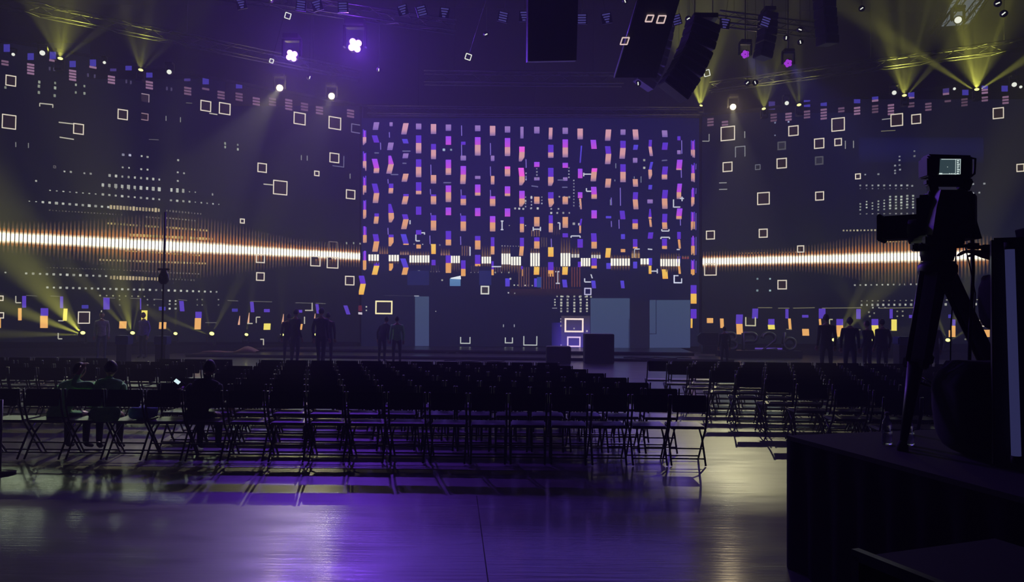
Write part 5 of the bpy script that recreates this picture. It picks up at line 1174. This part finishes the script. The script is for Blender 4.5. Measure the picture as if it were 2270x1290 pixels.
ax = Vector((-.80, .60, 0)).normalized(); qz = Matrix((( -ax.y, ax.x, 0), (ax.x * -1, -ax.y, 0), (0, 0, 1))).transposed()
qc = Euler((0, 0, math.atan2(ax.y, ax.x) - math.pi / 2)).to_matrix()       # local +Y = lens axis
m = MB()
bc = rc(T(2098, 470))
m.box(bc, (.17, .34, .24), 'black', qc, bev=.02); m.box(bc + Vector((.05, -.05, -.03)), (.12, .16, .30), 'black', qc, bev=.02)
m.prism([(-.16, -.15), (.17, -.15), (.12, .02), (.06, .17), (-.10, .17), (-.13, .05)], -.10, .10, 'black', q=Matrix(((1, 0, 0), (0, 0, -1), (0, 1, 0))), c=rc(T(2100, 482)))
m.build('body', cm)
m = MB(); lc = rc(T(2035, 512, 5.1)); q = align(ax)
m.lathe([(.065, -.14), (.075, -.1), (.075, .02), (.085, .05), (.085, .1)], 'black', c=rc(T(2052, 512, 5.02)), q=q, seg=20)
m.build('lens_barrel', cm)
m = MB(); m.box(rc(T(2003, 505, 5.2)), (.17, .24, .165), 'black', qc, bev=.012)
m.box(rc(T(2000, 505, 5.2)) + ax * .13, (.22, .03, .19), 'black', qc, bev=.008); m.build('lens_hood', cm)
m = MB(); m.box(rc(T(2062, 548)), (.2, .12, .05), 'black', bev=.01); m.tube([rc(T(2050, 520)), rc(T(2040, 545)), rc(T(2075, 552))], .012, 'black', 8); m.box(rc(T(2030, 548)), (.06, .05, .05), 'black', bev=.01); m.build('base_plate', cm)
m = MB()
m.tube([rc(T(2070, 402)), rc(T(2066, 430)), rc(T(2072, 455))], .028, 'black', 10); m.box(rc(T(2100, 405)), (.30, .06, .05), 'black', bev=.012)
m.box(rc(T(2138, 408)), (.08, .06, .09), 'black', Euler((0, .4, 0)).to_matrix(), bev=.012); m.box(rc(T(2066, 412)), (.06, .06, .10), 'black', Euler((0, -.2, 0)).to_matrix(), bev=.012); m.build('viewfinder_arm', cm)
vf = MB(); vf.box(rc(T(2098, 371)), (.30, .10, .155), 'black', Euler((0, .02, 0)).to_matrix(), bev=.012); vf.box(rc(T(2052, 373)), (.04, .12, .13), 'black', bev=.008)
vfo = vf.build('viewfinder', cm)
h = MB(); h.tube([rc(T(2140, 348)), rc(T(2162, 352)), rc(T(2160, 385)), rc(T(2146, 396))], .008, 'black', 6); h.build('side_handle', cm)
M_['e_vf'] = emis('viewfinder_picture', (50, 66, 72), 1.0); M_['e_vfw'] = emis('viewfinder_bright', (205, 222, 218), 1.1)
s = MB(); YV = YT - .053
s.add([rc(T(x, y, YV)) for x, y in ((2084, 351.5), (2131, 352.5), (2128.5, 387), (2082, 386.5))] + [rc(T(x, y, YV + .004)) for x, y in ((2084, 351.5), (2131, 352.5), (2128.5, 387), (2082, 386.5))], [(0, 1, 2, 3), (7, 6, 5, 4)], 'e_vf')
def vq(x0, y0, x1, y1): s.add([rc(T(x, y, YV - .002)) for x, y in ((x0, y0), (x1, y0), (x1 - .4, y1), (x0 - .4, y1))] , [(0, 1, 2, 3)], 'e_vfw')
vq(2087, 352.4, 2130, 353.6); vq(2118, 353, 2119, 387); vq(2082, 385, 2127, 386.2); vq(2082, 383.5, 2089, 386.6); vq(2100, 369.4, 2101.4, 370.8); vq(2128.5, 354, 2129.6, 386)
for y in range(355, 384, 4): vq(2121.5, y, 2127.5 - (y % 3), y + 2.2)
for x in (2104, 2109, 2114, 2121): vq(x, 384, x + 2.4, 386.4)
s.build('viewfinder_screen', vfo)
# camera cables, hanging from the body to the platform
def hangcable(pts, label, r=.006):
    P = [T(*q) for q in pts]; m = MB(); b = P[-1]; m.tube([p - b for p in P], r, 'rubber', 6); return tag(m.build('camera_cable', loc=b), label, 'cable', 'cables hanging from the broadcast camera')
def zf(px, Y): q = at_y(px, 900, Y); q.z = HP + .012; return q
def hc2(pts, end, label, r):
    P = [T(*q) for q in pts] + [end]; m = MB(); b = P[-1]; m.tube([p - b for p in P], r, 'rubber', 6); return tag(m.build('camera_cable', loc=b), label, 'cable', 'cables hanging from the broadcast camera')
hc2([(2152, 490), (2156, 540), (2157, 600), (2155, 660), (2150, 740)], zf(2146, 5.1), 'thick cable hanging straight from the camera body to the platform', .011)
hc2([(2120, 540), (2118, 580), (2114, 640), (2108, 720)], zf(2104, 5.1), 'thin cable hanging beside the right tripod leg', .004)
hc2([(2140, 548), (2150, 590), (2162, 650), (2160, 700), (2150, 760)], zf(2150, 5.25), 'thin bowed cable hanging behind the right tripod leg', .004)

# bottles on the platform edge
def bottle(px, Y, label):
    q = at_y(px, 900, Y); r = empty('water_bottle', (q.x, q.y, HP)); tag(r, label, 'bottle', 'water bottles on the platform')
    m = MB(); m.lathe([(.03, 0), (.033, .01), (.033, .06), (.030, .07), (.033, .08), (.033, .13), (.028, .155), (.013, .18), (.012, .2)], 'bottle', seg=16); m.build('bottle_body', r)
    m = MB(); m.lathe([(.0145, .195), (.0145, .215), (.012, .218)], 'e_cap' if 0 else 'cloth_white', seg=14); m.build('cap', r)
bottle(1966, 5.0, 'clear water bottle on the platform left of the thick tripod leg')
bottle(2014, 4.98, 'clear water bottle on the platform right of the thick tripod leg')
# black equipment bag
q = at_y(2178, 900, 4.62)
softbag((q.x, q.y, HP + .30), (.50, .42, .60), 'cloth_black', 'large black equipment bag standing on the platform before the tripod', 'equipment_bag', 'bag')
q = at_y(2208, 668, 4.45)
softbag((q.x, q.y, q.z), (.13, .2, .33), 'cloth_black', 'dark soft pouch hanging on the left side of the tall rack', 'hanging_pouch', 'bag')
# equipment tower with dim light tube
YE = 4.2
a, b = at_y(2214, 524, YE), at_y(2330, 524, YE)
tw = empty('equipment_tower', ((a.x + b.x) / 2 + .02, YE + .06, HP), (0, 0, -.5)); tag(tw, 'tall black equipment rack on the platform at the right edge', 'rack')
hh = a.z - HP; m = MB(); m.box((0, 0, hh / 2), (b.x - a.x, .12, hh), 'black', bev=.012); m.build('cabinet', tw)
m = MB()
for z in (hh * .8, hh * .6, hh * .4, hh * .2):
    m = MB(); m.box((0.03, -.062, z), (b.x - a.x - .12, .01, .02), 'rubber'); m.build('front_rail', tw)
t0, t1 = at_y(2238, 545, YE - .05), at_y(2253, 1018, YE - .05)
tt = empty('light_tube', (t0 + t1) / 2); tag(tt, 'dim bluish light tube leaning upright on the equipment rack', 'light tube')
m = MB(); c_ = (t0 + t1) / 2; m.tube([t0 - c_, t1 - c_], .024, 'e_tube', 14); m.build('tube', tt)
m = MB()
for e in (t0, t1): m.tube([e - c_ + (t0 - t1).normalized() * .02, e - c_ - (t0 - t1).normalized() * .02], .027, 'rubber', 12)
m.build('end_cap', tt)
# operator, mostly hidden by the rack, reaching for the pan bar
op_x = at_y(2350, 700, 4.75).x
hand = at_y(2183, 560, 4.72)
W2 = Vector((op_x, 4.75, HP)); rzo = math.pi - .15
inv = Matrix.Rotation(-rzo, 3, 'Z')
hl = inv @ (hand - W2)
person(W2, rzo, 'camera operator in black at the right edge, hand on the camera pan bar', top='cloth_black', legs='cloth_black', H=1.74, arms=((-.27, -.1, .85), tuple(hl)) if hl.x > 0 else (tuple(hl), (.27, -.1, .85)))
